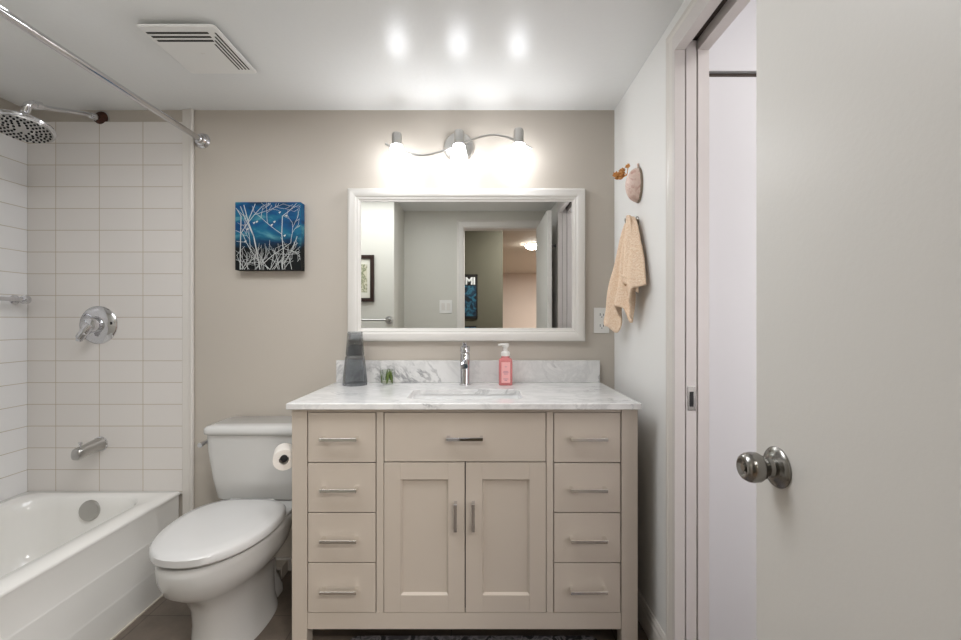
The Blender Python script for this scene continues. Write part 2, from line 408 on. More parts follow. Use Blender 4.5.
# room seen through the opening
struct('wall_side_room', boxes((XW, 1.95, 1.51, 1.63, 2.019, 2.45), (1.66, 1.95, 1.53, 1.63, 0, 2.017), (1.85, 1.95, 0, 1.53, 0, 2.45), (XW, 1.85, -0.1, 0, 0, 2.45),
       (XW, XW+0.02, 0.0, OY0-0.02, 0, 2.4), (XW, XW+0.02, OY0-0.02, 1.53, OZ+0.05, 2.4)), 'sidewall')
struct('ceiling_side_room', boxes((XW, 1.95, -0.1, 1.63, 2.4, 2.5)), 'sidewall')
struct('trim_10', boxes((XW, 1.66, 1.515, 1.545, 1.996, 2.000), (XW, 1.66, 1.522, 1.545, 2.003, 2.017)), 'shadow_gap')
d2 = struct('door_2', boxes((0.732, 1.655, 1.50, 1.535, 0.008, 1.994)), 'sidewall', bevel=0.002)
struct('trim_11', boxes((XW, 0.760, 1.494, 1.50, 0.008, 1.994)), 'jamb', bevel=0.001)
# hall and living room seen in the mirror
struct('wall_hall', boxes((-2.6, 0.27, -7.7, -1.2, 0, 2.4)), 'green_wall')
struct('wall_living_room', boxes((0.27, 3.1, -7.7, -7.55, 0, 2.4), (3.0, 3.1, -7.55, 0, 0, 2.4), (-2.6, -2.5, -1.2, 0, 0, 2.4), (XW, 3.0, -0.12, -0.1, 0, 2.4)), 'pink_wall')
struct('ceiling_hall', boxes((-2.6, 3.1, -7.7, 0.0, 2.4, 2.5), (-2.6, XW, -0.01, 0.0, ZC, 2.4)), 'white_ceiling')
# baseboards
struct('baseboard_back', boxes((-1.354, -0.66, YB-0.012, YB, 0, 0.058)), 'trim', bevel=0.003)
def base_right():
    bm = B()
    prof = [(0, 0), (0.013, 0), (0.013, 0.07), (0.010, 0.08), (0.010, 0.09), (0.004, 0.102), (0, 0.102)]
    loft(bm, [[(XR-a, y, b) for a, b in prof] for y in (OY1+0.088, YB)], True, True)
    struct('baseboard_right', bm, 'trim')
base_right()
struct('trim_12', boxes((-1.366, -1.360, 0.62, YB-0.02, 0, 0.006)), 'caulk')

# ------------------------------------------------------------------ open door on the right
def near_door():
    X0, X1, Y0, Y1 = 0.505, 0.540, 0.165, 0.825
    d = link('door_1', boxes((X0, X1, Y0, Y1, 0.012, 2.015)), 'door', origin=((X0+X1)/2, Y0, 0.012), bevel=0.002)
    d['kind'] = 'structure'
    ky, kz = 0.764, 0.933
    for sgn, xf in ((-1, X0), (1, X1)):
        bm = B()
        s = 0.715 if sgn < 0 else 0.55
        lathe(bm, [(0.006, 0.012*s), (0.0175, 0.013*s), (0.0150, 0.026*s), (0.0155, 0.032*s), (0.0205, 0.039*s), (0.0248, 0.050*s), (0.0255, 0.062*s),
                   (0.0245, 0.072*s), (0.0205, 0.082*s), (0.0165, 0.086*s), (0.015, 0.0855*s), (0.012, 0.0805*s), (0.0, 0.080*s)], (xf, ky, kz), (sgn, 0, 0), 40)
        k = link('door_knob', bm, 'satin', d, smooth=True, angle=50)
        bm = B()
        lathe(bm, [(0.034, 0.0), (0.0345, 0.003), (0.032, 0.006), (0.027, 0.0075), (0.022, 0.0105), (0.0165, 0.0135), (0.0, 0.0145)], (xf, ky, kz), (sgn, 0, 0), 40)
        link('rosette', bm, 'satin', k, smooth=True)
        bm = B(); lathe(bm, [(0.006, 0.0790*s), (0.006, 0.084*s), (0.0, 0.084*s)], (xf, ky, kz), (sgn, 0, 0), 16)
        link('turn_button', bm, 'satin', k, smooth=True)
    bm = B(); lathe(bm, [(0.02, 0), (0.02, 0.004), (0.008, 0.008), (0.006, 0.04), (0.013, 0.046), (0.013, 0.052), (0, 0.054)], (X1, 0.70, 1.766), (1, 0, 0), 20)
    link('robe_hook', bm, 'dark', d, smooth=True)
    link('latch_plate', boxes((X0+0.006, X1-0.006, Y1-0.001, Y1+0.0012, kz-0.028, kz+0.028)), 'satin', d)
    for z in (0.25, 1.05, 1.8):
        bm = B(); tube(bm, [(X0+0.002, Y0-0.006, z-0.045), (X0+0.002, Y0-0.006, z+0.045)], 0.006, 10)
        link('hinge', bm, 'satin', d, smooth=True)
near_door()

# ------------------------------------------------------------------ bathtub
def bathtub():
    zr = 0.377; y0, y1 = 0.625, YB-0.009; x0, x1 = XL+0.009, -1.412
    t = thing('bathtub', ((x0+x1)/2, (y0+y1)/2, 0), 'long white bathtub with stepped apron along the tiled left wall', 'bathtub')
    bm = B(); n = 8
    def rr(a, b, c, d, r, z): return rrect(a, b, c, d, r, z, n)
    rings = [rr(x0, x1-0.01, y0, y1, 0.012, 0.0), rr(x0, x1-0.01, y0, y1, 0.012, zr-0.02), rr(x0, x1, y0, y1, 0.012, zr-0.014), rr(x0, x1, y0, y1, 0.012, zr-0.006),
             rr(x0+0.005, x1-0.005, y0+0.005, y1-0.005, 0.012, zr),
             rr(x0+0.060, x1-0.092, y0+0.07, y1-0.055, 0.13, zr-0.001), rr(x0+0.072, x1-0.104, y0+0.085, y1-0.065, 0.13, zr-0.012),
             rr(x0+0.080, x1-0.112, y0+0.11, y1-0.072, 0.13, zr-0.06),
             rr(x0+0.100, x1-0.130, y0+0.17, y1-0.095, 0.13, 0.16), rr(x0+0.125, x1-0.155, y0+0.22, y1-0.12, 0.12, 0.09),
             rr(x0+0.18, x1-0.20, y0+0.29, y1-0.18, 0.09, 0.062)]
    loft(bm, rings, True, True)
    link('basin', bm, 'tub', t, smooth=True, angle=50)
    # apron: three stepped bands
    bm = B()
    prof = [(x1-0.02, zr-0.010), (x1-0.001, zr-0.010), (x1+0.007, 0.243), (x1+0.010, 0.239), (x1+0.012, 0.235), (x1+0.021, 0.118), (x1+0.025, 0.113), (x1+0.027, 0.108),
            (x1+0.044, 0.0), (x1-0.02, 0.0)]
    yy = [(y0+0.01, 0), (1.955, 0)]
    R = [[(x, y, z) for x, z in prof] for y, _ in yy]
    R.append([(min(x, x1-0.004 + (0.034 if z < 0.05 else 0.0) * 0.9) if x > x1-0.01 else x, 2.00, z) for x, z in prof])
    R.append([(min(x, x1-0.004 + (0.034 if z < 0.05 else 0.0) * 0.9) if x > x1-0.01 else x, 2.115, z) for x, z in prof])
    loft(bm, R, True, True)
    link('apron', bm, 'tub', t, bevel=0.004)
    bm = B()
    lathe(bm, [(0.046, 0), (0.046, 0.006), (0.043, 0.012), (0.030, 0.014), (0.006, 0.012), (0, 0.013)], (-1.78, y1-0.072, 0.315), (0, -1, 0.16), 32)
    link('overflow_cover', bm, 'brushed', t, smooth=True)
    bm = B(); lathe(bm, [(0.03, 0), (0.03, 0.004), (0.02, 0.006), (0, 0.004)], (-1.78, 1.82, 0.061), (0, 0, 1), 24)
    link('drain', bm, 'chrome', t, smooth=True)
bathtub()

# tub fittings ------------------------------------------------------
def tub_spout():
    x, z = -1.795, 0.598; yw = YB-0.008
    t = thing('tub_spout', (x, yw, z), 'dull chrome tub spout sticking out of the tiles above the overflow', 'tap')
    bm = B()
    pts = [(0, 0.0, 0), (0, 0.02, 0), (0, 0.06, -0.003), (0, 0.10, -0.008), (0, 0.128, -0.013), (0, 0.135, -0.016)]
    rings = []
    for i, (px_, d, dz) in enumerate(pts):
        rw = [0.031, 0.028, 0.026, 0.024, 0.023, 0.018][i]; rh = [0.031, 0.028, 0.025, 0.026, 0.026, 0.02][i]
        rings.append([(x + rw*math.copysign(abs(math.cos(a))**0.75, math.cos(a)), yw-d, z+dz+rh*math.copysign(abs(math.sin(a))**0.75, math.sin(a))) for a in [2*PI*k/24 for k in range(24)]])
    loft(bm, rings)
    link('body', bm, 'brushed', t, smooth=True, angle=50)
    bm = B(); lathe(bm, [(0.035, 0), (0.035, 0.004), (0.031, 0.007), (0.02, 0.007)], (x, yw, z), (0, -1, 0), 28)
    link('collar', bm, 'chrome', t, smooth=True)
    bm = B(); lathe(bm, [(0.004, 0), (0.004, 0.014), (0.008, 0.016), (0.008, 0.024), (0, 0.026)], (x, yw-0.108, z+0.012), (0, 0, 1), 14)
    link('diverter_knob', bm, 'chrome', t, smooth=True)
tub_spout()
def valve():
    x, z = -1.803, 1.160; yw = YB-0.008
    t = thing('shower_valve', (x, yw, z), 'round chrome mixer valve with a lever on the tiled wall', 'tap')
    bm = B(); lathe(bm, [(0.089, 0), (0.089, 0.004), (0.083, 0.010), (0.06, 0.016), (0.045, 0.019), (0.04, 0.020), (0, 0.020)], (x, yw, z), (0, -1, 0), 48)
    link('escutcheon', bm, 'chrome', t, smooth=True)
    bm = B(); lathe(bm, [(0.036, 0.018), (0.035, 0.045), (0.031, 0.056), (0.02, 0.062), (0, 0.064)], (x, yw, z), (0, -1, 0), 36)
    hnd = link('valve_body', bm, 'chrome', t, smooth=True)
    bm = B(); tube(bm, smooth_path([(x+0.004, yw-0.050, z-0.004), (x-0.012, yw-0.062, z-0.03), (x-0.03, yw-0.066, z-0.058), (x-0.036, yw-0.064, z-0.07)], 5), [0.021]*6+[0.018]*5+[0.013]*5, 16)
    link('lever', bm, 'chrome', t, smooth=True)
    bm = B(); lathe(bm, [(0.007, 0), (0.007, 0.002), (0, 0.002)], (x+0.068, yw-0.0125, z+0.008), (0, -1, 0), 12)
    link('screw', bm, 'dark', t, smooth=True)
valve()
def shower():
    xw, zw = -1.797, 2.139
    t = thing('rain_shower', (xw, YB, zw), 'wide round chrome rain shower head on a long arm from the back wall', 'shower head')
    bm = B(); lathe(bm, [(0.034, 0), (0.033, 0.005), (0.026, 0.010), (0.014, 0.014), (0.012, 0.02)], (xw, YB, zw-0.002), (0, -1, 0), 28)
    fl = link('wall_flange', bm, 'rust', t, smooth=True)
    bm = B(); lathe(bm, [(0.038, -0.0005), (0.038, 0.003), (0.034, 0.003), (0.034, -0.0005)], (xw, YB, zw-0.002), (0, -1, 0), 28, cap=False)
    link('flange_ring', bm, 'brushed', fl, smooth=True)
    jx, jy, jz = -1.790, 1.800, 2.045
    bm = B(); tube(bm, smooth_path([(xw, YB, zw-0.002), (xw, YB-0.05, zw-0.01), (xw+0.002, YB-0.12, zw-0.028), (-1.792, 1.88, 2.066), (jx, jy, jz)], 6), 0.0095, 14)
    link('shower_arm', bm, 'chrome', t, smooth=True)
    bm = B(); lathe(bm, [(0.014, 0), (0.016, 0.004), (0.016, 0.022), (0.013, 0.03)], (xw+0.001, YB-0.03, zw-0.008), (0.0, -1, -0.22), 8)
    link('arm_nut', bm, 'chrome', t, smooth=True)
    bm = B(); lathe(bm, [(0.014, 0), (0.017, 0.004), (0.017, 0.03), (0.013, 0.036)], (-1.791, 1.835, 2.055), (0.0, -1, -0.25), 8)
    link('arm_nut', bm, 'chrome', t, smooth=True)
    ax = Vector((0.10, -0.22, -1)).normalized()
    hc = Vector((-1.800, 1.770, 1.945))
    bm = B(); tube(bm, smooth_path([(jx, jy+0.01, jz), (jx, jy-0.015, jz-0.006), tuple(hc - ax*0.062), tuple(hc - ax*0.04)], 5), [0.013]*6+[0.015]*5+[0.013]*5, 16)
    link('ball_joint', bm, 'chrome', t, smooth=True)
    bm = B(); lathe(bm, [(0.014, -0.055), (0.022, -0.05), (0.03, -0.034), (0.06, -0.022), (0.085, -0.010), (0.097, -0.002), (0.099, 0.004), (0.097, 0.010), (0.092, 0.012), (0, 0.012)], hc, ax, 48)
    hd = link('shower_head', bm, 'chrome', t, smooth=True)
    u, v, d = frame_of(ax); bm = B()
    lathe(bm, [(0.090, 0.0115), (0.089, 0.0145), (0, 0.0145)], hc, ax, 40)
    nf = len(bm.faces)
    for ring, cnt in ((0.081, 26), (0.068, 22), (0.054, 18), (0.041, 12), (0.026, 7)):
        for k in range(cnt):
            a = 2*PI*(k + (0.5 if cnt % 4 else 0))/cnt
            lathe(bm, [(0.0042, 0.0140), (0.0034, 0.0185), (0, 0.0185)], hc + u*ring*math.cos(a) + v*ring*math.sin(a), ax, 8)
    bm.faces.ensure_lookup_table()
    for i in range(nf, len(bm.faces)): bm.faces[i].material_index = 1
    link('spray_face', bm, ['brushed', 'dark'], hd, smooth=True)
shower()
def towel_rail(name, p0, p1, outdir, label):
    """bar from p0 to p1, posts along outdir back to the wall"""
    p0, p1, od = Vector(p0), Vector(p1), Vector(outdir)
    t = thing(name, p0 + od, label, 'towel bar')
    bm = B(); tube(bm, [p0, p1], 0.008, 16); link('bar', bm, 'chrome', t, smooth=True)
    for p in (p0, p1):
        bm = B(); L = od.length; lathe(bm, [(0.021, 0), (0.021, 0.006), (0.012, 0.010), (0.010, L-0.014), (0.0135, L-0.010), (0.0135, L+0.012), (0.009, L+0.014), (0, L+0.014)], p + od, -od, 24)
        link('post', bm, 'chrome', t, smooth=True)
def grab_bar():
    x = XL + 0.062; z = 1.276; ye = 2.075
    t = thing('towel_bar', (XL+0.008, ye, z), 'chrome bar with a round end cap on the tiled left wall', 'towel bar')
    bm = B(); tube(bm, [(x, 1.45, z), (x, ye-0.004, z)], 0.0095, 16); link('bar', bm, 'chrome', t, smooth=True)
    for yy in (ye-0.012, 1.47):
        bm = B(); lathe(bm, [(0.022, 0), (0.022, 0.005), (0.012, 0.009), (0.010, 0.05), (0.0, 0.052)], (XL+0.008, yy, z), (1, 0, 0), 24)
        link('post', bm, 'chrome', t, smooth=True)
    bm = B(); lathe(bm, [(0.012, 0), (0.0195, 0.003), (0.0205, 0.016), (0.019, 0.022), (0, 0.023)], (x, ye-0.026, z), (0.0, 1, 0), 24)
    link('end_cap', bm, 'chrome', t, smooth=True)
grab_bar()
def curtain_rod():
    x, z = -1.317, 2.032
    t = thing('shower_curtain_rod', (x, YB, z), 'straight chrome shower curtain rod running over the tub edge', 'curtain rod')
    bm = B(); tube(bm, [(x, 0.612, z), (x, YB-0.01, z)], 0.0125, 20); link('rod', bm, 'chrome', t, smooth=True)
    for y, s in ((YB, -1), (0.612, 1)):
        bm = B(); lathe(bm, [(0.036, 0), (0.036, 0.004), (0.030, 0.010), (0.028, 0.012), (0.028, 0.018), (0.02, 0.024), (0.018, 0.036), (0.013, 0.038)], (x, y, z), (0, s, 0), 32)
        link('end_flange', bm, 'chrome', t, smooth=True)
curtain_rod()

# ------------------------------------------------------------------ ceiling vent
def vent():
    x0, x1, y0, y1 = -1.144, -0.882, 1.489, 1.782; zb = ZC-0.022
    t = thing('ceiling_vent', ((x0+x1)/2, (y0+y1)/2, ZC), 'square white plastic exhaust fan cover with slots on the ceiling', 'vent')
    bm = B()
    r = [rrect(x0+0.03, x1-0.03, y0+0.03, y1-0.03, 0.012, ZC, 4), rrect(x0+0.03, x1-0.03, y0+0.03, y1-0.03, 0.012, ZC-0.012, 4), rrect(x0, x1, y0, y1, 0.012, ZC-0.0155, 4), rrect(x0, x1, y0, y1, 0.012, zb+0.003, 4), rrect(x0+0.005, x1-0.005, y0+0.005, y1-0.005, 0.012, zb, 4)]
    loft(bm, r); link('cover', bm, 'vent', t, smooth=True, angle=20)
    for k in range(3):
        y = y0+0.031+k*0.0215
        link('slot', boxes((x0+0.012+0.003*k, x1-0.040-0.004*k, y, y+0.0105, zb-0.0010, zb+0.003)), 'slot', t, bevel=0.001)
    for k in range(4):
        x = -0.896-k*0.0125
        link('slot', boxes((x-0.0055, x, y0+0.035+0.021*k, y1-0.034, zb-0.0010, zb+0.003)), 'slot', t, bevel=0.001)
    link('badge', boxes((x0+0.125, x0+0.14, y0+0.150, y0+0.153, zb-0.0015, zb+0.001)), 'plastic', t)
vent()

# ------------------------------------------------------------------ toilet
def toilet():
    cx = -0.95
    t = thing('toilet', (cx, YB-0.35, 0), 'white two-piece toilet with closed lid between tub and vanity', 'toilet')
    def egg(t0, t1, hw, z, n=40, pw=1.0, front=0.82):
        """outline from t0 (wall side) to t1 (front tip), squared at the back, tapered to the front"""
        pts = []
        L = t1 - t0; tc = t0 + L*0.42
        for k in range(n):
            a = 2*PI*k/n; c, s = math.cos(a), math.sin(a)
            if c >= 0: yy = tc + (t1-tc)*abs(c)**(1.0)*1; xx = hw*math.copysign(abs(s)**0.92, s)
            else: yy = tc - (tc-t0)*abs(c)**0.8; xx = hw*math.copysign(abs(s)**0.62, s)
            pts.append((cx+xx, YB-yy, z))
        return pts
    bm = B()
    rings = [egg(0.20, 0.610, 0.122, 0.0), egg(0.20, 0.606, 0.120, 0.016), egg(0.205, 0.596, 0.110, 0.05), egg(0.21, 0.592, 0.108, 0.12), egg(0.21, 0.602, 0.111, 0.18), egg(0.20, 0.628, 0.123, 0.225),
             egg(0.19, 0.672, 0.146, 0.262), egg(0.17, 0.712, 0.171, 0.295), egg(0.16, 0.727, 0.181, 0.335), egg(0.15, 0.732, 0.184, 0.37), egg(0.15, 0.730, 0.183, 0.385),
             egg(0.155, 0.722, 0.176, 0.392), egg(0.26, 0.68, 0.13, 0.392), egg(0.28, 0.66, 0.115, 0.375), egg(0.30, 0.62, 0.09, 0.28)]
    loft(bm, rings)
    bowl = link('bowl', bm, 'porcelain', t, smooth=True, angle=60)
    # rear deck under the tank and the foot behind
    bm = B()
    loft(bm, [[(cx+sx*w_, YB-tt, z) for sx, tt in ((-1, 0.03), (1, 0.03), (1, 0.33), (-1, 0.33))] for w_, z in ((0.07, 0.25), (0.10, 0.30), (0.165, 0.375), (0.175, 0.405))])
    link('tank_deck', bm, 'porcelain', t, bevel=0.012, seg=3)
    bm = B()
    loft(bm, [rrect(cx-a, cx+a, YB-c, YB-0.13, 0.04, z, 5) for a, c, z in ((0.085, 0.42, 0), (0.082, 0.41, 0.03), (0.055, 0.38, 0.08), (0.05, 0.36, 0.26), (0.06, 0.36, 0.3))])
    link('trapway', bm, 'porcelain', t, smooth=True, angle=60)
    for s in (-1, 1):
        bm = B(); lathe(bm, [(0.014, 0), (0.013, 0.012), (0.008, 0.018), (0, 0.02)], (cx+s*0.078, YB-0.36, 0.028), (0, 0, 1), 16)
        link('bolt_cap', bm, 'plastic', t, smooth=True)
    # seat and lid
    bm = B(); loft(bm, [egg(0.270, 0.708, 0.168, 0.392), egg(0.268, 0.712, 0.172, 0.396), egg(0.268, 0.712, 0.172, 0.402), egg(0.270, 0.708, 0.168, 0.4055)])
    link('seat', bm, 'seat', t, smooth=True, angle=50)
    bm = B(); loft(bm, [egg(0.262, 0.727, 0.184, 0.4065), egg(0.258, 0.736, 0.192, 0.411), egg(0.258, 0.736, 0.192, 0.432), egg(0.263, 0.726, 0.184, 0.440), egg(0.29, 0.69, 0.155, 0.4455), egg(0.36, 0.60, 0.09, 0.447)])
    link('lid', bm, 'seat', t, smooth=True, angle=50)
    for s in (-1, 1):
        bm = B(); tube(bm, [(cx+s*0.07-0.02, YB-0.262, 0.428), (cx+s*0.07+0.02, YB-0.262, 0.428)], 0.011, 14)
        link('seat_hinge', bm, 'seat', t, smooth=True)
    # tank
    def trr(hw, f, z, r=0.035): return rrect(cx-hw, cx+hw, YB-f, YB-0.02, r, z, 6)
    bm = B(); loft(bm, [trr(0.182, 0.19, 0.404), trr(0.192, 0.205, 0.418), trr(0.206, 0.215, 0.50), trr(0.221, 0.224, 0.62), trr(0.225, 0.227, 0.695)])
    tank = link('tank', bm, 'porcelain', t, smooth=True, angle=60)
    bm = B(); loft(bm, [trr(0.226, 0.229, 0.694), trr(0.232, 0.236, 0.698), trr(0.233, 0.238, 0.708), trr(0.232, 0.236, 0.720), trr(0.225, 0.229, 0.728), trr(0.206, 0.212, 0.732)])
    link('tank_lid', bm, 'porcelain', t, smooth=True, angle=60)
    bm = B(); lathe(bm, [(0.013, 0), (0.013, 0.006), (0.007, 0.01), (0.007, 0.02)], (cx-0.220, YB-0.165, 0.655), (-1, 0, 0), 18)
    tube(bm, [(cx-0.241, YB-0.16, 0.655), (cx-0.243, YB-0.19, 0.653), (cx-0.243, YB-0.222, 0.650)], [0.008, 0.009, 0.011], 12)
    link('flush_lever', bm, 'chrome', t, smooth=True)
toilet()

# small block by the baseboard behind the toilet
bm = boxes((-0.965, -0.905, YB-0.085, YB-0.02, 0.0, 0.006), (-0.965, -0.959, YB-0.085, YB-0.02, 0.006, 0.05), (-0.911, -0.905, YB-0.085, YB-0.02, 0.006, 0.05),
           (-0.965, -0.905, YB-0.085, YB-0.02, 0.05, 0.056))
tag(link('wood_box', bm, 'wall', origin=(-0.935, YB-0.05, 0), bevel=0.001), 'small beige open-ended box on the floor against the baseboard behind the toilet', 'box')

# ------------------------------------------------------------------ vanity
YV = 1.60; SV = F/YV
def vx(p): return (p-480.5)/SV
def vz(p): return CAMZ-(p-320)/SV
def pull(bm, c, L, horizontal=True):
    """square bar pull; c is the centre on the drawer face"""
    x, y, z = c; h = L/2
    if horizontal:
        bx(bm, x-h, x+h, y-0.034, y-0.024, z-0.0055, z+0.0055)
        for s in (-1, 1): bx(bm, x+s*(h-0.006)-0.0055, x+s*(h-0.006)+0.0055, y-0.025, y+0.001, z-0.0055, z+0.0055)
    else:
        bx(bm, x-0.0055, x+0.0055, y-0.034, y-0.024, z-h, z+h)
        for s in (-1, 1): bx(bm, x-0.0055, x+0.0055, y-0.025, y+0.001, z+s*(h-0.006)-0.0055, z+s*(h-0.006)+0.0055)
def vanity():
    xl, xr = vx(292), vx(637.6); ztop = 0.868; yb = YB-0.012
    t = thing('vanity_cabinet', ((xl+xr)/2, (YV+yb)/2, 0), 'wide beige vanity cabinet with eight small drawers and two panelled doors', 'cabinet')
    zr0, zr1 = vz(629.3), vz(612.8)
    cols = [(vx(307.4), vx(376.4)), (vx(383.6), vx(546.4)), (vx(553.4), vx(621.2))]
    zt = vz(412.2)
    bm = B()
    # face frame: legs are the outer stiles
    bx(bm, vx(307.4), vx(621.2), YV, YV+0.03, zt, ztop)
    bx(bm, vx(307.4), vx(621.2), YV, YV+0.03, zr0, zr1)
    bx(bm, cols[0][1], cols[1][0], YV, YV+0.03, zr1, zt); bx(bm, cols[1][1], cols[2][0], YV, YV+0.03, zr1, zt)
    bx(bm, xl+0.004, xl+0.022, YV+0.05, yb-0.04, zr0, ztop); bx(bm, xr-0.022, xr-0.004, YV+0.05, yb-0.04, zr0, ztop)
    bx(bm, xl+0.02, xr-0.02, yb-0.015, yb-0.004, zr0, ztop)
    link('body', bm, 'vanity', t, bevel=0.001, seg=1)
    bm = boxes((xl+0.02, xr-0.02, YV+0.03, YV+0.034, zr1, ztop-0.01), (xl+0.02, xr-0.02, YV+0.034, yb-0.015, zr0+0.005, zr0+0.02))
    link('shade_panel_and_floor', bm, 'vanity_in_shade', t)  # dark sheet added behind the fronts as gap shade, plus cabinet floor
    for a, b in ((xl, vx(307.2)), (vx(621.4), xr)):
        for c, d in ((YV-0.002, YV+0.052), (yb-0.05, yb)):
            link('leg', boxes((a, b, c, d, 0, ztop)), 'vanity', t, bevel=0.0015)
    G = 0.0028; yf, yk = YV-0.001, YV+0.02
    def drawer(x0, x1, z0, z1, L, m='vanity'):
        d = link('drawer', boxes((x0+G, x1-G, yf, yk, z0+G/1.5, z1-G/1.5)), m, t, bevel=0.0012)
        bm = B(); pull(bm, ((x0+x1)/2 - (0.004 if x0 < 0 and x1 < -.3 else 0), yf, (z0+z1)/2), L)
        link('handle', bm, 'pull' if (x1 < -.3 or x0 > .2) else 'chrome', d, bevel=0.0008)
    ys = [412.2, 462.6, 512.6, 562.6, 612.8]
    for ci in (0, 2):
        for k in range(4):
            drawer(cols[ci][0], cols[ci][1], vz(ys[k+1]), vz(ys[k]), 0.129)
    drawer(cols[1][0], cols[1][1], vz(462.0), zt, 0.128)
    # doors
    mid = vx(465.2)
    for x0, x1, hxp in ((cols[1][0], mid, 455.8), (mid, cols[1][1], 473.4)):
        x0 += G*0.7; x1 -= G*0.7; z0, z1 = vz(612.8)+G*0.7, vz(462.0)-G*0.7
        sw = 0.0585
        bm = B()
        bx(bm, x0, x0+sw, yf, yk, z0, z1); bx(bm, x1-sw, x1, yf, yk, z0, z1)
        d = link('door', bm, 'vanity', t, bevel=0.0008, seg=1)
        bm = B()
        bx(bm, x0+sw, x1-sw, yf+0.0008, yk, z0, z0+0.060); link('rail', bm, 'vanity', d)
        bm = B(); bx(bm, x0+sw, x1-sw, yf+0.0008, yk, z1-0.060, z1); link('rail', bm, 'vanity', d)
        bm = B(); a, b, c, e = x0+sw, x1-sw, z0+0.060, z1-0.060
        loft(bm, [[(a, yf+0.001, c), (b, yf+0.001, c), (b, yf+0.001, e), (a, yf+0.001, e)],
                  [(a+0.006, yf+0.011, c+0.006), (b-0.006, yf+0.011, c+0.006), (b-0.006, yf+0.011, e-0.006), (a+0.006, yf+0.011, e-0.006)]], False, True)
        link('panel', bm, 'vanity', d)
        bm = B(); pull(bm, (vx(hxp), yf, vz(514.3)), 0.097, False); link('handle', bm, 'chrome', d, bevel=0.0008)
vanity()

ZT = 0.890
def countertop():
    x0, x1, y0, y1 = -0.682, 0.5645, 1.578, YB-0.002
    hx0, hx1, hy0, hy1, r = -0.279, 0.161, 1.672, 1.905, 0.035
    t = thing('countertop', ((x0+x1)/2, y0, ZT-0.022), 'white and grey veined marble countertop with backsplash on the vanity', 'countertop')
    bm = B(); n = 6
    hole = rrect(hx0, hx1, hy0, hy1, r, 0, n)
    cxh, cyh = (hx0+hx1)/2, (hy0+hy1)/2
    def outer(p):
        # the matching point on the slab edge: corners map to corners, sides straight out
        k = hole.index(p); q, j = divmod(k, n+1)
        corner = [(x1, y1), (x0, y1), (x0, y0), (x1, y0)][q]
        f = j/n
        if q in (0, 2):
            # starts on a vertical side, ends on a horizontal one
            a = (corner[0], p[1]); b = (p[0], corner[1])
        else:
            a = (p[0], corner[1]); b = (corner[0], p[1])
        if f < 0.5: return (a[0]+(corner[0]-a[0])*2*f, a[1]+(corner[1]-a[1])*2*f)
        return (corner[0]+(b[0]-corner[0])*(2*f-1), corner[1]+(b[1]-corner[1])*(2*f-1))
    out = [outer(p) for p in hole]
    e = 0.002
    def shrink(p, e): return (min(max(p[0], x0+e), x1-e), min(max(p[1], y0+e), y1-e))
    rings = [[(p[0], p[1], ZT-0.022) for p in hole], [(p[0], p[1], ZT-0.001) for p in hole], [(p[0], p[1], ZT) for p in rrect(hx0-.001, hx1+.001, hy0-.001, hy1+.001, r, 0, n)],
             [shrink(p, e)+(ZT,) for p in out], [(p[0], p[1], ZT-e) for p in out], [(p[0], p[1], ZT-0.020) for p in out], [shrink(p, e)+(ZT-0.022,) for p in out], [(p[0], p[1], ZT-0.022) for p in hole]]
    loft(bm, rings, False, False)
    bmesh.ops.remove_doubles(bm, verts=bm.verts, dist=0.00005)
    link('slab', bm, 'marble', t)
    link('backsplash', boxes((x0+0.004, x1-0.004, y1-0.020, y1, ZT, 0.993)), 'marble', t, bevel=0.0015)
    # undermount sink
    s = thing('sink', (cxh, cyh, ZT-0.022), 'rectangular white undermount sink basin in the marble countertop', 'sink')
    bm = B()
    def R(d, z, rr=0.05): return rrect(hx0+d, hx1-d, hy0+d, hy1-d, rr, z, n)
    loft(bm, [R(-0.022, ZT-0.0225), R(-0.022, ZT-0.17, 0.06), R(0.03, ZT-0.182, 0.05)], False, True)
    loft(bm, [R(-0.022, ZT-0.0225), R(-0.006, ZT-0.0225), R(-0.004, ZT-0.05), R(0.004, ZT-0.13), R(0.02, ZT-0.155), R(0.05, ZT-0.165, 0.04)], False, True)
    bmesh.ops.remove_doubles(bm, verts=bm.verts, dist=0.0001)
    link('basin', bm, 'sink', s, smooth=True, angle=50)
    bm = B(); lathe(bm, [(0.022, 0), (0.022, 0.003), (0.012, 0.004), (0, 0.003)], (cxh, cyh+0.02, ZT-0.1648), (0, 0, 1), 24)
    link('drain', bm, 'chrome', s, smooth=True)
countertop()

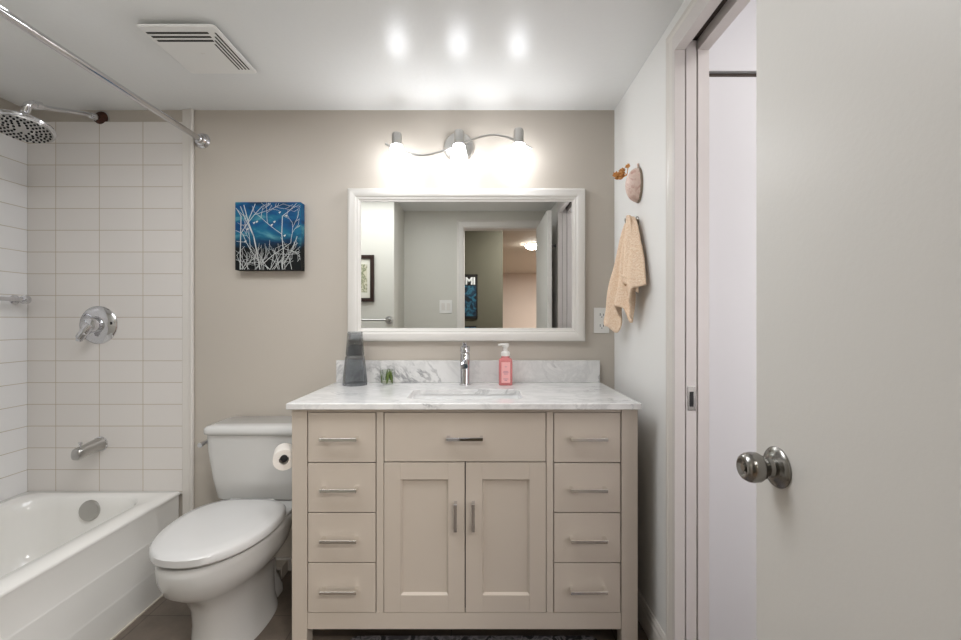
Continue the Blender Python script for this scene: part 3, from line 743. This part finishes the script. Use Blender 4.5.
def faucet():
    x, y, z = -0.070, 2.040, ZT
    t = thing('faucet', (x, y, z), 'chrome single-lever faucet standing behind the sink', 'faucet')
    bm = B(); lathe(bm, [(0.027, 0), (0.027, 0.004), (0.0235, 0.007), (0.0225, 0.012), (0.0225, 0.138), (0.0205, 0.145), (0.0, 0.146)], (x, y, z), (0, 0, 1), 32)
    link('body', bm, 'chrome', t, smooth=True)
    bm = B(); rings = []
    for d, zz, hw, hh in ((0.0, 0.098, 0.016, 0.014), (0.03, 0.106, 0.0165, 0.013), (0.07, 0.109, 0.0165, 0.011), (0.11, 0.103, 0.0165, 0.010), (0.128, 0.096, 0.0155, 0.010)):
        rings.append([(x+hw*math.copysign(abs(math.cos(a))**.6, math.cos(a)), y-d, z+zz+hh*math.copysign(abs(math.sin(a))**.6, math.sin(a))) for a in [2*PI*k/24 for k in range(24)]])
    loft(bm, rings); sp = link('spout', bm, 'chrome', t, smooth=True, angle=60)
    bm = B(); lathe(bm, [(0.011, 0), (0.011, 0.012), (0.009, 0.012), (0, 0.010)], (x, y-0.114, z+0.096), (0, 0, -1), 18)
    link('aerator', bm, 'chrome', sp, smooth=True)
    bm = B(); lathe(bm, [(0.0195, 0.147), (0.0225, 0.150), (0.0225, 0.168), (0.019, 0.176), (0.0, 0.179)], (x, y, z), (0, 0, 1), 32)
    lv = link('lever_cap', bm, 'chrome', t, smooth=True)
    bm = B(); rings = []
    for d, zz, hw, hh in ((0.0, 0.168, 0.014, 0.008), (0.03, 0.178, 0.012, 0.005), (0.075, 0.192, 0.010, 0.004), (0.082, 0.194, 0.006, 0.003)):
        rings.append([(x+hw*math.copysign(abs(math.cos(a))**.7, math.cos(a)), y-d, z+zz+hh*math.sin(a)) for a in [2*PI*k/16 for k in range(16)]])
    loft(bm, rings); link('lever', bm, 'chrome', lv, smooth=True, angle=60)
faucet()

def carafe():
    x, y, z = -0.566, 2.03, ZT+0.0005
    t = thing('carafe', (x, y, z), 'smoked grey glass carafe standing on the left end of the countertop', 'carafe')
    seg = 32
    def ribbed(bm, prof, amp=0.028):
        rings = []
        for r, h in prof:
            rings.append([(x + r*(1+amp*math.cos(16*a))*math.cos(a), y + r*(1+amp*math.cos(16*a))*math.sin(a), z+h) for a in [2*PI*k/128 for k in range(128)]])
        loft(bm, rings)
    bm = B(); ribbed(bm, [(0.0515, 0.0), (0.0535, 0.004), (0.0525, 0.02), (0.0465, 0.08), (0.0415, 0.128), (0.036, 0.133), (0.0325, 0.139), (0.0300, 0.18), (0.0285, 0.18), (0.031, 0.138), (0.0385, 0.128), (0.0440, 0.08), (0.0495, 0.02), (0.0490, 0.010), (0.0, 0.009)])
    link('glass_body', bm, 'smoke', t, smooth=True, angle=60)
    g = thing('drinking_glass', (x, y, z+0.105), 'smoked grey tumbler turned upside down over the neck of the carafe', 'glass')
    bm = B(); ribbed(bm, [(0.0385, 0.1345), (0.0402, 0.1355), (0.0325, 0.236), (0.031, 0.240), (0.0, 0.241), (0.0, 0.234), (0.0295, 0.232), (0.0380, 0.1355)])
    link('tumbler', bm, 'smoke', g, smooth=True, angle=60)
carafe()

def votive():
    x, y, z = -0.423, 2.05, ZT
    t = thing('candle_holder', (x, y, z), 'small clear glass votive with green leaves beside the carafe', 'candle holder')
    bm = B(); lathe(bm, [(0.024, 0.0005), (0.025, 0.003), (0.027, 0.066), (0.0255, 0.067), (0.0235, 0.008), (0, 0.007)], (x, y, z), (0, 0, 1), 32)
    link('glass_cup', bm, 'clear', t, smooth=True)
    bm = B(); lathe(bm, [(0.0228, 0.008), (0.0228, 0.018), (0, 0.0185)], (x, y, z), (0, 0, 1), 24)
    link('candle', bm, 'wax', t, smooth=True)
    for k in range(7):
        a = 2*PI*k/7 + 0.3; bm = B()
        pts = []
        for i in range(7):
            f = i/6; rr = 0.0282 + 0.0008 + 0.004*f*f; zz = 0.006+0.062*f; wd = 0.30*math.sin(PI*min(1, f*0.9+0.08))*(1-0.35*f)
            for s in (-1, 1):
                aa = a + s*wd*0.75 + 0.35*f*(1 if k % 2 else -1)
                pts.append((x+rr*math.cos(aa), y+rr*math.sin(aa), z+zz))
        vs = [bm.verts.new(p) for p in pts]
        for i in range(6): bm.faces.new([vs[2*i], vs[2*i+1], vs[2*i+3], vs[2*i+2]])
        o = link('leaf', bm, 'leaf', t, smooth=True)
        s = o.modifiers.new('solid', 'SOLIDIFY'); s.thickness = 0.0008
votive()

def soap():
    x, y, z = 0.113, 2.035, ZT+0.0005
    t = thing('soap_dispenser', (x, y, z), 'pink hand soap bottle with white pump right of the faucet', 'soap bottle')
    def rr(hw, hd, r, h): return [(p[0], p[1], z+h) for p in rrect(x-hw, x+hw, y-hd, y+hd, r, 0, 6)]
    bm = B(); loft(bm, [rr(0.028, 0.022, 0.008, 0), rr(0.0305, 0.024, 0.009, 0.003), rr(0.0305, 0.024, 0.009, 0.108), rr(0.027, 0.021, 0.010, 0.118), rr(0.019, 0.019, 0.0185, 0.122), rr(0.018, 0.018, 0.0178, 0.132)])
    link('bottle', bm, 'pink', t, smooth=True, angle=50)
    lb = link('label_panel', boxes((x-0.0195, x+0.0195, y-0.0250, y-0.0240, z+0.012, z+0.104)), 'pink_label', t)
    bm = B()
    for k, (w_, zz) in enumerate([(0.010, 0.082), (0.022, 0.062), (0.026, 0.056), (0.018, 0.05), (0.024, 0.028), (0.012, 0.022)]):
        bx(bm, x-w_/2, x+w_/2, y-0.0256, y-0.0249, z+zz, z+zz+0.0022)
    link('print', bm, 'ink', lb)
    bm = B(); lathe(bm, [(0.019, 0.130), (0.0205, 0.132), (0.0205, 0.146), (0.015, 0.151), (0.0095, 0.153), (0.0095, 0.168), (0.013, 0.170), (0.0155, 0.178), (0.0155, 0.186), (0, 0.188)], (x, y, z), (0, 0, 1), 28)
    p = link('pump', bm, 'plastic', t, smooth=True)
    bm = B(); loft(bm, [[(x+0.004-d, y-0.004-d*0.35+sy*w_, z+zz+sz) for sy, sz in ((-1, 0), (1, 0), (1, 0.009), (-1, 0.009))] for d, w_, zz in ((0.0, 0.010, 0.178), (0.02, 0.009, 0.179), (0.038, 0.006, 0.176))])
    link('nozzle', bm, 'plastic', p, bevel=0.002)
soap()

# toilet paper on the side of the vanity
def paper():
    ax = Vector((-0.38, 0.925, 0)).normalized()          # the arm points a little away from the cabinet
    fr = Vector((-0.703, 1.610, 0.689)); bk = fr + ax*0.118
    t = thing('toilet_paper_holder', (-0.670, bk.y+0.01, fr.z), 'black toilet paper holder mounted on the side of the vanity', 'paper holder')
    bm = B(); tube(bm, [(-0.664, bk.y+0.012, fr.z), (bk.x+0.012, bk.y+0.012, fr.z), tuple(bk), tuple(fr)], 0.006, 14)
    link('arm', bm, 'dark', t, smooth=True)
    bm = B(); lathe(bm, [(0.009, -0.002), (0.0125, 0.002), (0.0125, 0.008), (0, 0.010)], fr, -ax, 20); link('end_knob', bm, 'dark', t, smooth=True)
    bm = B(); lathe(bm, [(0.020, 0), (0.020, 0.006), (0, 0.006)], (-0.665, bk.y+0.012, fr.z), (-1, 0, 0), 20); link('mount', bm, 'dark', t, smooth=True)
    c0 = fr + ax*0.006 + Vector((0, 0, -0.009))
    bm = B(); lathe(bm, [(0.0165, 0), (0.0370, 0), (0.0378, 0.002), (0.0378, 0.094), (0.0370, 0.096), (0.0165, 0.096)], c0, ax, 40, cap=False)
    lathe(bm, [(0.0165, 0.0), (0.0165, 0.096)], c0, ax, 40, cap=False)
    tag(link('toilet_paper_roll', bm, 'paper', origin=tuple(c0), smooth=True), 'white toilet paper roll hanging on the black holder by the toilet tank', 'toilet paper')
paper()

# ------------------------------------------------------------------ mirror
def mirror():
    ox0, ox1, oz0, oz1 = -0.624, 0.4915, 1.083, 1.801
    wd = 0.062
    t = thing('wall_mirror', ((ox0+ox1)/2, YB, oz0), 'wide rectangular wall mirror in a moulded white frame above the vanity', 'mirror')
    prof = [(0.0, 0.0), (0.0, 0.020), (0.004, 0.028), (0.014, 0.0325), (0.036, 0.030), (0.042, 0.024), (0.050, 0.024), (0.054, 0.020), (wd, 0.018), (wd, 0.0)]
    bm = B()
    cs = [(ox0, oz0, 1, 1), (ox1, oz0, -1, 1), (ox1, oz1, -1, -1), (ox0, oz1, 1, -1)]
    R = [[(cx+sx*d, YB-h-0.001, cz+sz*d) for d, h in prof] for cx, cz, sx, sz in cs]
    V = [[bm.verts.new(p) for p in r] for r in R]
    for i in range(4):
        for j in range(len(prof)-1):
            bm.faces.new([V[i][j], V[i][j+1], V[(i+1) % 4][j+1], V[(i+1) % 4][j]])
    link('frame', bm, 'frame', t, bevel=0.001, seg=1)
    bm = B()
    a0, a1, c0, c1 = ox0+wd-0.006, ox1-wd+0.006, oz0+wd-0.006, oz1-wd+0.006
    bx(bm, a0, a1, YB-0.016, YB-0.012, c0, c1)
    link('glass', bm, 'mirror', t)
mirror()

# ------------------------------------------------------------------ vanity light
def vanity_light():
    xc, zc = -0.102, 1.999
    t = thing('vanity_light', (xc, YB, zc), 'wavy brushed nickel wall light with three lit frosted glass shades', 'light fixture')
    bm = B(); lathe(bm, [(0.070, 0), (0.071, 0.008), (0.066, 0.016), (0.05, 0.020), (0, 0.021)], (xc, YB, zc), (0, -1, 0), 48)
    link('back_plate', bm, 'brushed', t, smooth=True)
    yb_ = 2.055; s = F/yb_
    P = [(385.5, 143.5), (393, 147.5), (407, 153), (423, 155), (440, 151.5), (459, 145), (476, 138), (492, 135), (506, 137), (519, 142), (532, 148.5)]
    pts = smooth_path([((a-480.5)/s, yb_, CAMZ+(320-b)/s) for a, b in P], 5)
    bm = B(); tube(bm, pts, 0.0052, 12); link('wavy_bar', bm, 'brushed', t, smooth=True)
    bm = B(); tube(bm, [(xc, YB-0.018, zc), (xc, yb_, CAMZ+(320-145)/s)], 0.012, 16); link('stem', bm, 'brushed', t, smooth=True)
    yh = 2.030; sh = F/yh
    for px_, pt, pm, pb in ((396.8, 132.5, 145.0, 165.0), (459.0, 130.0, 144.5, 163.5), (518.6, 128.5, 143.5, 162.0)):
        x = (px_-480.5)/sh; zt_, zm, zb = CAMZ+(320-pt)/sh, CAMZ+(320-pm)/sh, CAMZ+(320-pb)/sh
        bm = B(); lathe(bm, [(0.010, zt_), (0.019, zt_-0.003), (0.0225, zt_-0.012), (0.0225, zm-0.004), (0.018, zm-0.006)], (x, yh, 0), (0, 0, 1), 28)
        h = link('lamp_socket', bm, 'brushed', t, smooth=True)
        H = zm-zb
        bm = B(); lathe(bm, [(0.020, zm+0.001), (0.026, zm-0.004), (0.031, zm-H*0.35), (0.0375, zm-H*0.72), (0.039, zm-H*0.88), (0.034, zm-H*0.97), (0.022, zb), (0, zb)], (x, yh, 0), (0, 0, 1), 32)
        link('lamp_shade', bm, 'shade', h, smooth=True)
        bm = B(); tube(bm, [(x, yb_, zm+0.008), (x, yh+0.016, zm+0.008)], 0.006, 10)
        link('joint', bm, 'brushed', h, smooth=True)
vanity_light()

# ------------------------------------------------------------------ canvas painting
def painting():
    x0, x1, z0, z1 = -1.138, -0.833, 1.415, 1.730; yf = 2.086
    t = thing('canvas_painting', (x0, YB, z0), 'square blue canvas painting of bare white branches on the back wall', 'painting')
    link('canvas', boxes((x0, x1, yf, YB-0.001, z0, z1)), 'canvas', t, bevel=0.002, origin=(x0, YB, z0))
    rnd = random.Random(11)
    bm = B(); W, H = x1-x0, z1-z0
    def seg(a, b, w0, w1):
        d = Vector((b[0]-a[0], b[1]-a[1])); L = d.length
        if L < 1e-6: return
        nrm = Vector((-d.y, d.x))/L
        q = [(a[0]+nrm.x*w0, a[1]+nrm.y*w0), (b[0]+nrm.x*w1, b[1]+nrm.y*w1), (b[0]-nrm.x*w1, b[1]-nrm.y*w1), (a[0]-nrm.x*w0, a[1]-nrm.y*w0)]
        q = [(min(max(u, 0.001), W-0.001), min(max(v, 0.001), H-0.001)) for u, v in q]
        lo = [bm.verts.new((x0+u, yf-0.0004, z0+v)) for u, v in q]; hi = [bm.verts.new((x0+u, yf-0.0012, z0+v)) for u, v in q]
        bm.faces.new(hi)
        for i in range(4): bm.faces.new([lo[i], lo[(i+1) % 4], hi[(i+1) % 4], hi[i]])
    def grow(p, ang, L, wd, dep):
        n = 4; a = p
        for i in range(n):
            ang += rnd.uniform(-0.16, 0.16)
            b = (a[0]+math.sin(ang)*L/n, a[1]+math.cos(ang)*L/n)
            if not (0 < b[0] < W and 0 < b[1] < H): return
            wd = max(wd, 0.0006); seg(a, b, wd*(1-i/n*0.4), wd*(1-(i+1)/n*0.4)); a = b
            if dep > 0 and i > 0:
                sgn = rnd.choice((-1, 1)); grow(a, ang+sgn*rnd.uniform(0.4, 0.95), L*rnd.uniform(0.45, 0.7), wd*0.6, dep-1)
    grow((W*0.08, 0.002), 0.02, H*1.05, 0.0021, 4)
    grow((W*0.38, 0.002), -0.05, H*0.98, 0.0026, 4)
    grow((W*0.40, 0.02), 0.8, H*0.55, 0.0015, 3)
    grow((W*0.38, 0.03), -0.75, H*0.5, 0.0016, 3)
    grow((W*0.72, 0.002), 0.03, H*1.05, 0.0019, 4)
    grow((W*0.74, 0.03), 0.55, H*0.6, 0.0013, 3)
    for k in range(26):
        grow((W*rnd.uniform(0.02, 0.98), 0.002), rnd.uniform(-0.9, 0.9), H*rnd.uniform(0.12, 0.33), 0.0010, 1)
    for k in range(9):
        u, v = W*rnd.uniform(0.12, 0.8), H*rnd.uniform(0.4, 0.85); seg((u, v), (u+0.008, v+0.006), 0.004, 0.002)
    link('white_branches', bm, 'branch', t)
painting()

# ------------------------------------------------------------------ outlet, switch
def outlet():
    x, z = 0.573, 1.181
    t = thing('outlet', (x, YB, z), 'white duplex power outlet on the back wall right of the mirror', 'outlet')
    link('cover_plate', boxes((x-0.036, x+0.036, YB-0.006, YB, z-0.060, z+0.060)), 'plastic', t, bevel=0.002)
    for dz in (0.026, -0.026):
        bm = B(); loft(bm, [[(p[0], YB-d, p[1]) for p in rrect(x-0.017, x+0.017, z+dz-0.017, z+dz+0.017, 0.008, 0, 5)] for d in (0.005, 0.0085)])
        s = link('socket', bm, 'plastic', t)
        link('slots', boxes((x-0.009, x-0.0065, YB-0.0095, YB-0.008, z+dz-0.004, z+dz+0.008), (x+0.0065, x+0.009, YB-0.0095, YB-0.008, z+dz-0.004, z+dz+0.006), (x-0.002, x+0.002, YB-0.0095, YB-0.008, z+dz-0.012, z+dz-0.008)), 'dark', s)
outlet()
def switch():
    x, z = -0.317, 1.305
    t = thing('light_switch', (x, YF, z), 'white double light switch plate beside the doorway, seen in the mirror', 'light switch')
    link('cover_plate', boxes((x-0.058, x+0.058, YF, YF+0.006, z-0.06, z+0.06)), 'plastic', t, bevel=0.002)
    for dx in (-0.024, 0.024):
        bm = B(); loft(bm, [[(x+dx-0.016, YF+0.0055, z-0.033), (x+dx+0.016, YF+0.0055, z-0.033), (x+dx+0.016, YF+0.0055, z+0.033), (x+dx-0.016, YF+0.0055, z+0.033)],
                            [(x+dx-0.015, YF+0.008, z-0.032), (x+dx+0.015, YF+0.008, z-0.032), (x+dx+0.015, YF+0.012, z+0.032), (x+dx-0.015, YF+0.012, z+0.032)]])
        link('rocker', bm, 'trim', t)
switch()

# ------------------------------------------------------------------ towel and hook, wall shell
def hook():
    y, z = 1.822, 1.582
    t = thing('towel_hook', (XR, y, z), 'small round metal hook on the right wall holding the tan towel', 'hook')
    bm = B(); lathe(bm, [(0.021, 0), (0.021, 0.003), (0.016, 0.007), (0.008, 0.009), (0.006, 0.014)], (XR, y, z), (-1, 0, 0), 28); link('base', bm, 'satin', t, smooth=True)
    bm = B(); tube(bm, smooth_path([(XR-0.01, y, z), (XR-0.024, y, z-0.012), (XR-0.036, y, z-0.014), (XR-0.046, y, z-0.002), (XR-0.047, y, z+0.012)], 4), 0.0045, 12); link('prong', bm, 'satin', t, smooth=True)
hook()
def towel():
    NU, NV = 72, 44
    def lerp(tab, u):
        for (a, b), (c, d) in zip(tab, tab[1:]):
            if u <= c:
                f = (u-a)/(c-a); f = f*f*(3-2*f); return b+(d-b)*f
        return tab[-1][1]
    zb = [(0, 1.205), (0.10, 1.165), (0.20, 1.135), (0.30, 1.20), (0.42, 1.245), (0.52, 1.235), (0.62, 1.175), (0.72, 1.195), (0.80, 1.26), (0.90, 1.315), (1, 1.325)]
    bm = B(); g = []
    for i in range(NU+1):
        u = i/NU; row = []
        for j in range(NV+1):
            v = j/NV; z = 1.602 - 0.012*abs(u-.5)*2 + (lerp(zb, u)-1.602)*v
            w = 0.22 + 0.78*min(1, v**0.6)
            dp = (1.602-z)/0.45
            wave = math.sin(u*2*PI*2.6+0.6)*0.5+0.5
            Yt = 1.822; Y = Yt + (0.46-u)*0.34*w*(0.80+0.20*min(1, dp*1.3)) + 0.02*dp
            X = 0.614 - 0.046*wave*w - 0.030*(1-u)*dp + 0.006*math.sin(9*z*3+u*7)*dp
            X = min(X, 0.622)
            row.append(bm.verts.new((X, Y, z)))
        g.append(row)
    for i in range(NU):
        for j in range(NV): bm.faces.new([g[i][j], g[i+1][j], g[i+1][j+1], g[i][j+1]])
    t = thing('hand_towel', (0.60, 1.822, 1.60), 'tan terry hand towel hanging from the hook on the right wall', 'towel')
    o = link('cloth', bm, 'towel', t, smooth=True, angle=180)
    s = o.modifiers.new('solid', 'SOLIDIFY'); s.thickness = 0.007; s.offset = 0
    # front fold with a hemmed corner
    bm = B(); g = []
    for i in range(25):
        u = i/24; row = []
        for j in range(31):
            v = j/30; zend = 1.318 + 0.016*math.sin(u*4) - 0.02*u
            z = 1.598 + (zend-1.598)*v
            w = 0.18+0.82*v**0.8
            Y = 1.790 + (0.5-u)*0.10*w - 0.050*v
            X = 0.588 - 0.016*math.sin(u*PI*1.4)*w - 0.012*v + (0.008 if v > 0.90 else 0)*0
            row.append(bm.verts.new((X, Y, z)))
        g.append(row)
    for i in range(24):
        for j in range(30): bm.faces.new([g[i][j], g[i+1][j], g[i+1][j+1], g[i][j+1]])
    hem = [g[i][27].co.copy() for i in range(25)]
    o = link('front_fold', bm, 'towel', t, smooth=True, angle=180)
    s = o.modifiers.new('solid', 'SOLIDIFY'); s.thickness = 0.008; s.offset = 0
    bm = B(); tube(bm, [(p.x-0.003, p.y, p.z) for p in hem], 0.0055, 8); link('hem', bm, 'towel', t, smooth=True)
towel()
def shell():
    y, z = 1.800, 1.722
    t = thing('shell_wall_pocket', (XR, y, z), 'pale pink scallop-like shell ornament hung above the towel hook', 'ornament')
    bm = B(); rings = []
    n = 48
    for k in range(9):
        f = k/8; sc = math.cos(f*PI/2*0.985); pr = 0.048*math.sin(f*PI/2)
        ring = []
        for q in range(n):
            a = 2*PI*q/n; rib = 1 + 0.03*math.cos(12*a)*(1-f)
            ring.append((XR-0.006-pr, y+0.042*sc*rib*math.cos(a), z+0.068*sc*rib*math.sin(a)))
        rings.append(ring)
    loft(bm, rings, False, True); link('shell', bm, 'shell', t, smooth=True, angle=80)
    bm = B()
    loft(bm, [[(XR-d, y+0.0445*s*math.cos(2*PI*q/n), z+0.071*s*math.sin(2*PI*q/n)) for q in range(n)] for d, s in ((0.0, 0.96), (0.003, 1.0), (0.006, 1.0), (0.009, 0.96))])
    link('shell_rim', bm, 'shell_edge', t, smooth=True, angle=80)
    bm = B(); tube(bm, [(XR-0.004, y, z+0.068), (XR-0.006, y-0.002, z+0.086)], 0.004, 8); link('hanging_loop', bm, 'shell', t, smooth=True)
    rnd = random.Random(5)
    for k, (dy, dz, dx, s) in enumerate([(0.055, 0.052, 0.060, 0.016), (0.080, 0.058, 0.075, 0.014), (0.060, 0.070, 0.055, 0.013), (0.020, 0.080, 0.040, 0.011), (0.095, 0.05, 0.066, 0.011), (0.045, 0.038, 0.062, 0.010)]):
        c = Vector((XR-dx, y+dy*0.7, z+dz)); bm = B()
        for p in range(7):
            a = 2*PI*p/7 + k; u, v, d = frame_of((-0.6+rnd.uniform(-.3, .3), -0.7, 0.4+rnd.uniform(-.4, .4)))
            dirv = (u*math.cos(a)+v*math.sin(a)+d*0.5).normalized()
            pa = [c, c+dirv*s*0.6, c+dirv*s*1.15]
            tube(bm, pa, [s*0.18, s*0.42, s*0.10], 7)
        tube(bm, [c, Vector((XR-0.045, y+0.012, z+0.045))], 0.0016, 6)
        link('dried_flower', bm, 'flower', t, smooth=True)
shell()

# ------------------------------------------------------------------ rug
bm = B()
loft(bm, [rrect(-0.48, 0.43, 0.95, 1.672, 0.03, z, 5) for z in (0.0005, 0.010)] + [rrect(-0.475, 0.425, 0.955, 1.667, 0.03, 0.014, 5)])
tag(link('bath_mat', bm, 'rug', origin=(-0.025, 1.3, 0), smooth=True), 'patterned dark grey and white bath mat on the floor under the vanity front', 'rug')

# ------------------------------------------------------------------ things seen in the mirror
def back_things():
    # towel rail and framed picture on the wall at the foot of the tub
    x1, z = -0.735, 1.183; y = 0.61
    t = thing('towel_bar', (x1, y, z), 'brushed metal towel bar with round end on the wall seen in the mirror', 'towel bar')
    bm = B(); tube(bm, [(x1, y+0.055, z), (x1-0.46, y+0.055, z)], 0.008, 14); link('bar', bm, 'brushed', t, smooth=True)
    for x in (x1, x1-0.45):
        bm = B(); lathe(bm, [(0.032, 0), (0.032, 0.006), (0.016, 0.010), (0.012, 0.05), (0.014, 0.064), (0, 0.066)], (x, y, z), (0, 1, 0), 24); link('post', bm, 'brushed', t, smooth=True)
    a0, a1, c0, c1 = -1.20, -0.855, 1.33, 1.705
    p = thing('framed_picture', ((a0+a1)/2, y, c0), 'dark framed plant picture with pale mat, reflected at the mirror left edge', 'picture')
    f = 0.030
    link('frame', boxes((a0, a0+f, y, y+0.022, c0, c1), (a1-f, a1, y, y+0.022, c0, c1), (a0+f, a1-f, y, y+0.022, c0, c0+f), (a0+f, a1-f, y, y+0.022, c1-f, c1)), 'wood', p, bevel=0.002)
    link('mat_board', boxes((a0+f, a1-f, y+0.001, y+0.010, c0+f, c1-f)), 'matboard', p)
    link('print', boxes((a0+0.07, a1-0.055, y+0.010, y+0.0115, c0+0.075, c1-0.075)), 'art', p)
    # poster on the green hall wall
    yw = -1.2; q0, q1, r0, r1 = -0.36, -0.035, 1.20, 1.733
    t = thing('poster', ((q0+q1)/2, yw, r0), 'dark blue poster with white letters on the green hall wall, seen in the mirror', 'poster')
    link('print', boxes((q0+0.015, q1-0.015, yw+0.001, yw+0.014, r0+0.015, r1-0.015)), 'poster', t)
    link('frame', boxes((q0, q0+0.015, yw, yw+0.018, r0, r1), (q1-0.015, q1, yw, yw+0.018, r0, r1), (q0, q1, yw, yw+0.018, r0, r0+0.03), (q0, q1, yw, yw+0.018, r1-0.02, r1)), 'black', t)
    link('title_band', boxes((q0+0.016, q1-0.016, yw+0.0135, yw+0.015, r1-0.135, r1-0.02)), 'black', t)
    cu = bpy.data.curves.new('lettering', 'FONT'); cu.body = 'IM'; cu.size = 0.12; cu.extrude = 0.001; cu.align_x = 'LEFT'; cu.offset = 0.004
    cu.materials.append(M['white_text'])
    tmp = bpy.data.objects.new('lettering_curve', cu); COL.objects.link(tmp); bpy.context.view_layer.update()
    me = bpy.data.meshes.new_from_object(tmp.evaluated_get(bpy.context.evaluated_depsgraph_get())); bpy.data.objects.remove(tmp)
    o = bpy.data.objects.new('lettering', me); COL.objects.link(o); o.parent = t
    o.location = Vector((q1-0.025, yw+0.017, r1-0.120)) - t.location; o.rotation_euler = (PI/2, 0, PI)
    t2 = thing('poster', ((q0+q1)/2, yw, 0.62), 'smaller dark blue picture hanging below the lettered poster, seen in the mirror', 'poster')
    link('print', boxes((q0+0.04, q1-0.025, yw+0.001, yw+0.012, 0.635, 1.098)), 'poster', t2)
    link('frame', boxes((q0+0.028, q1-0.013, yw, yw+0.010, 0.62, 1.113)), 'black', t2)
    # ceiling lamp far in the living room
    t = thing('ceiling_lamp', (0.84, -2.98, 2.4), 'lit round dome ceiling lamp far behind, seen in the mirror', 'lamp')
    bm = B(); lathe(bm, [(0.13, 0), (0.13, 0.015), (0.12, 0.02)], (0.84, -2.98, 2.4), (0, 0, -1), 32); link('base', bm, 'brushed', t, smooth=True)
    bm = B(); lathe(bm, [(0.125, 0.018), (0.12, 0.04), (0.10, 0.065), (0.06, 0.08), (0, 0.085)], (0.84, -2.98, 2.4), (0, 0, -1), 32); link('lamp_shade', bm, 'lamp', t, smooth=True)
    # lamp base added above the hall fill light, unseen behind the camera
    t = thing('ceiling_lamp', (0.75, -0.62, 2.4), 'added flat round hall ceiling lamp, unseen outside the bathroom doorway', 'lamp')
    bm = B(); lathe(bm, [(0.32, 0), (0.32, 0.012), (0.30, 0.012)], (0.75, -0.62, 2.4), (0, 0, -1), 40); link('base', bm, 'plastic', t, smooth=True)
back_things()
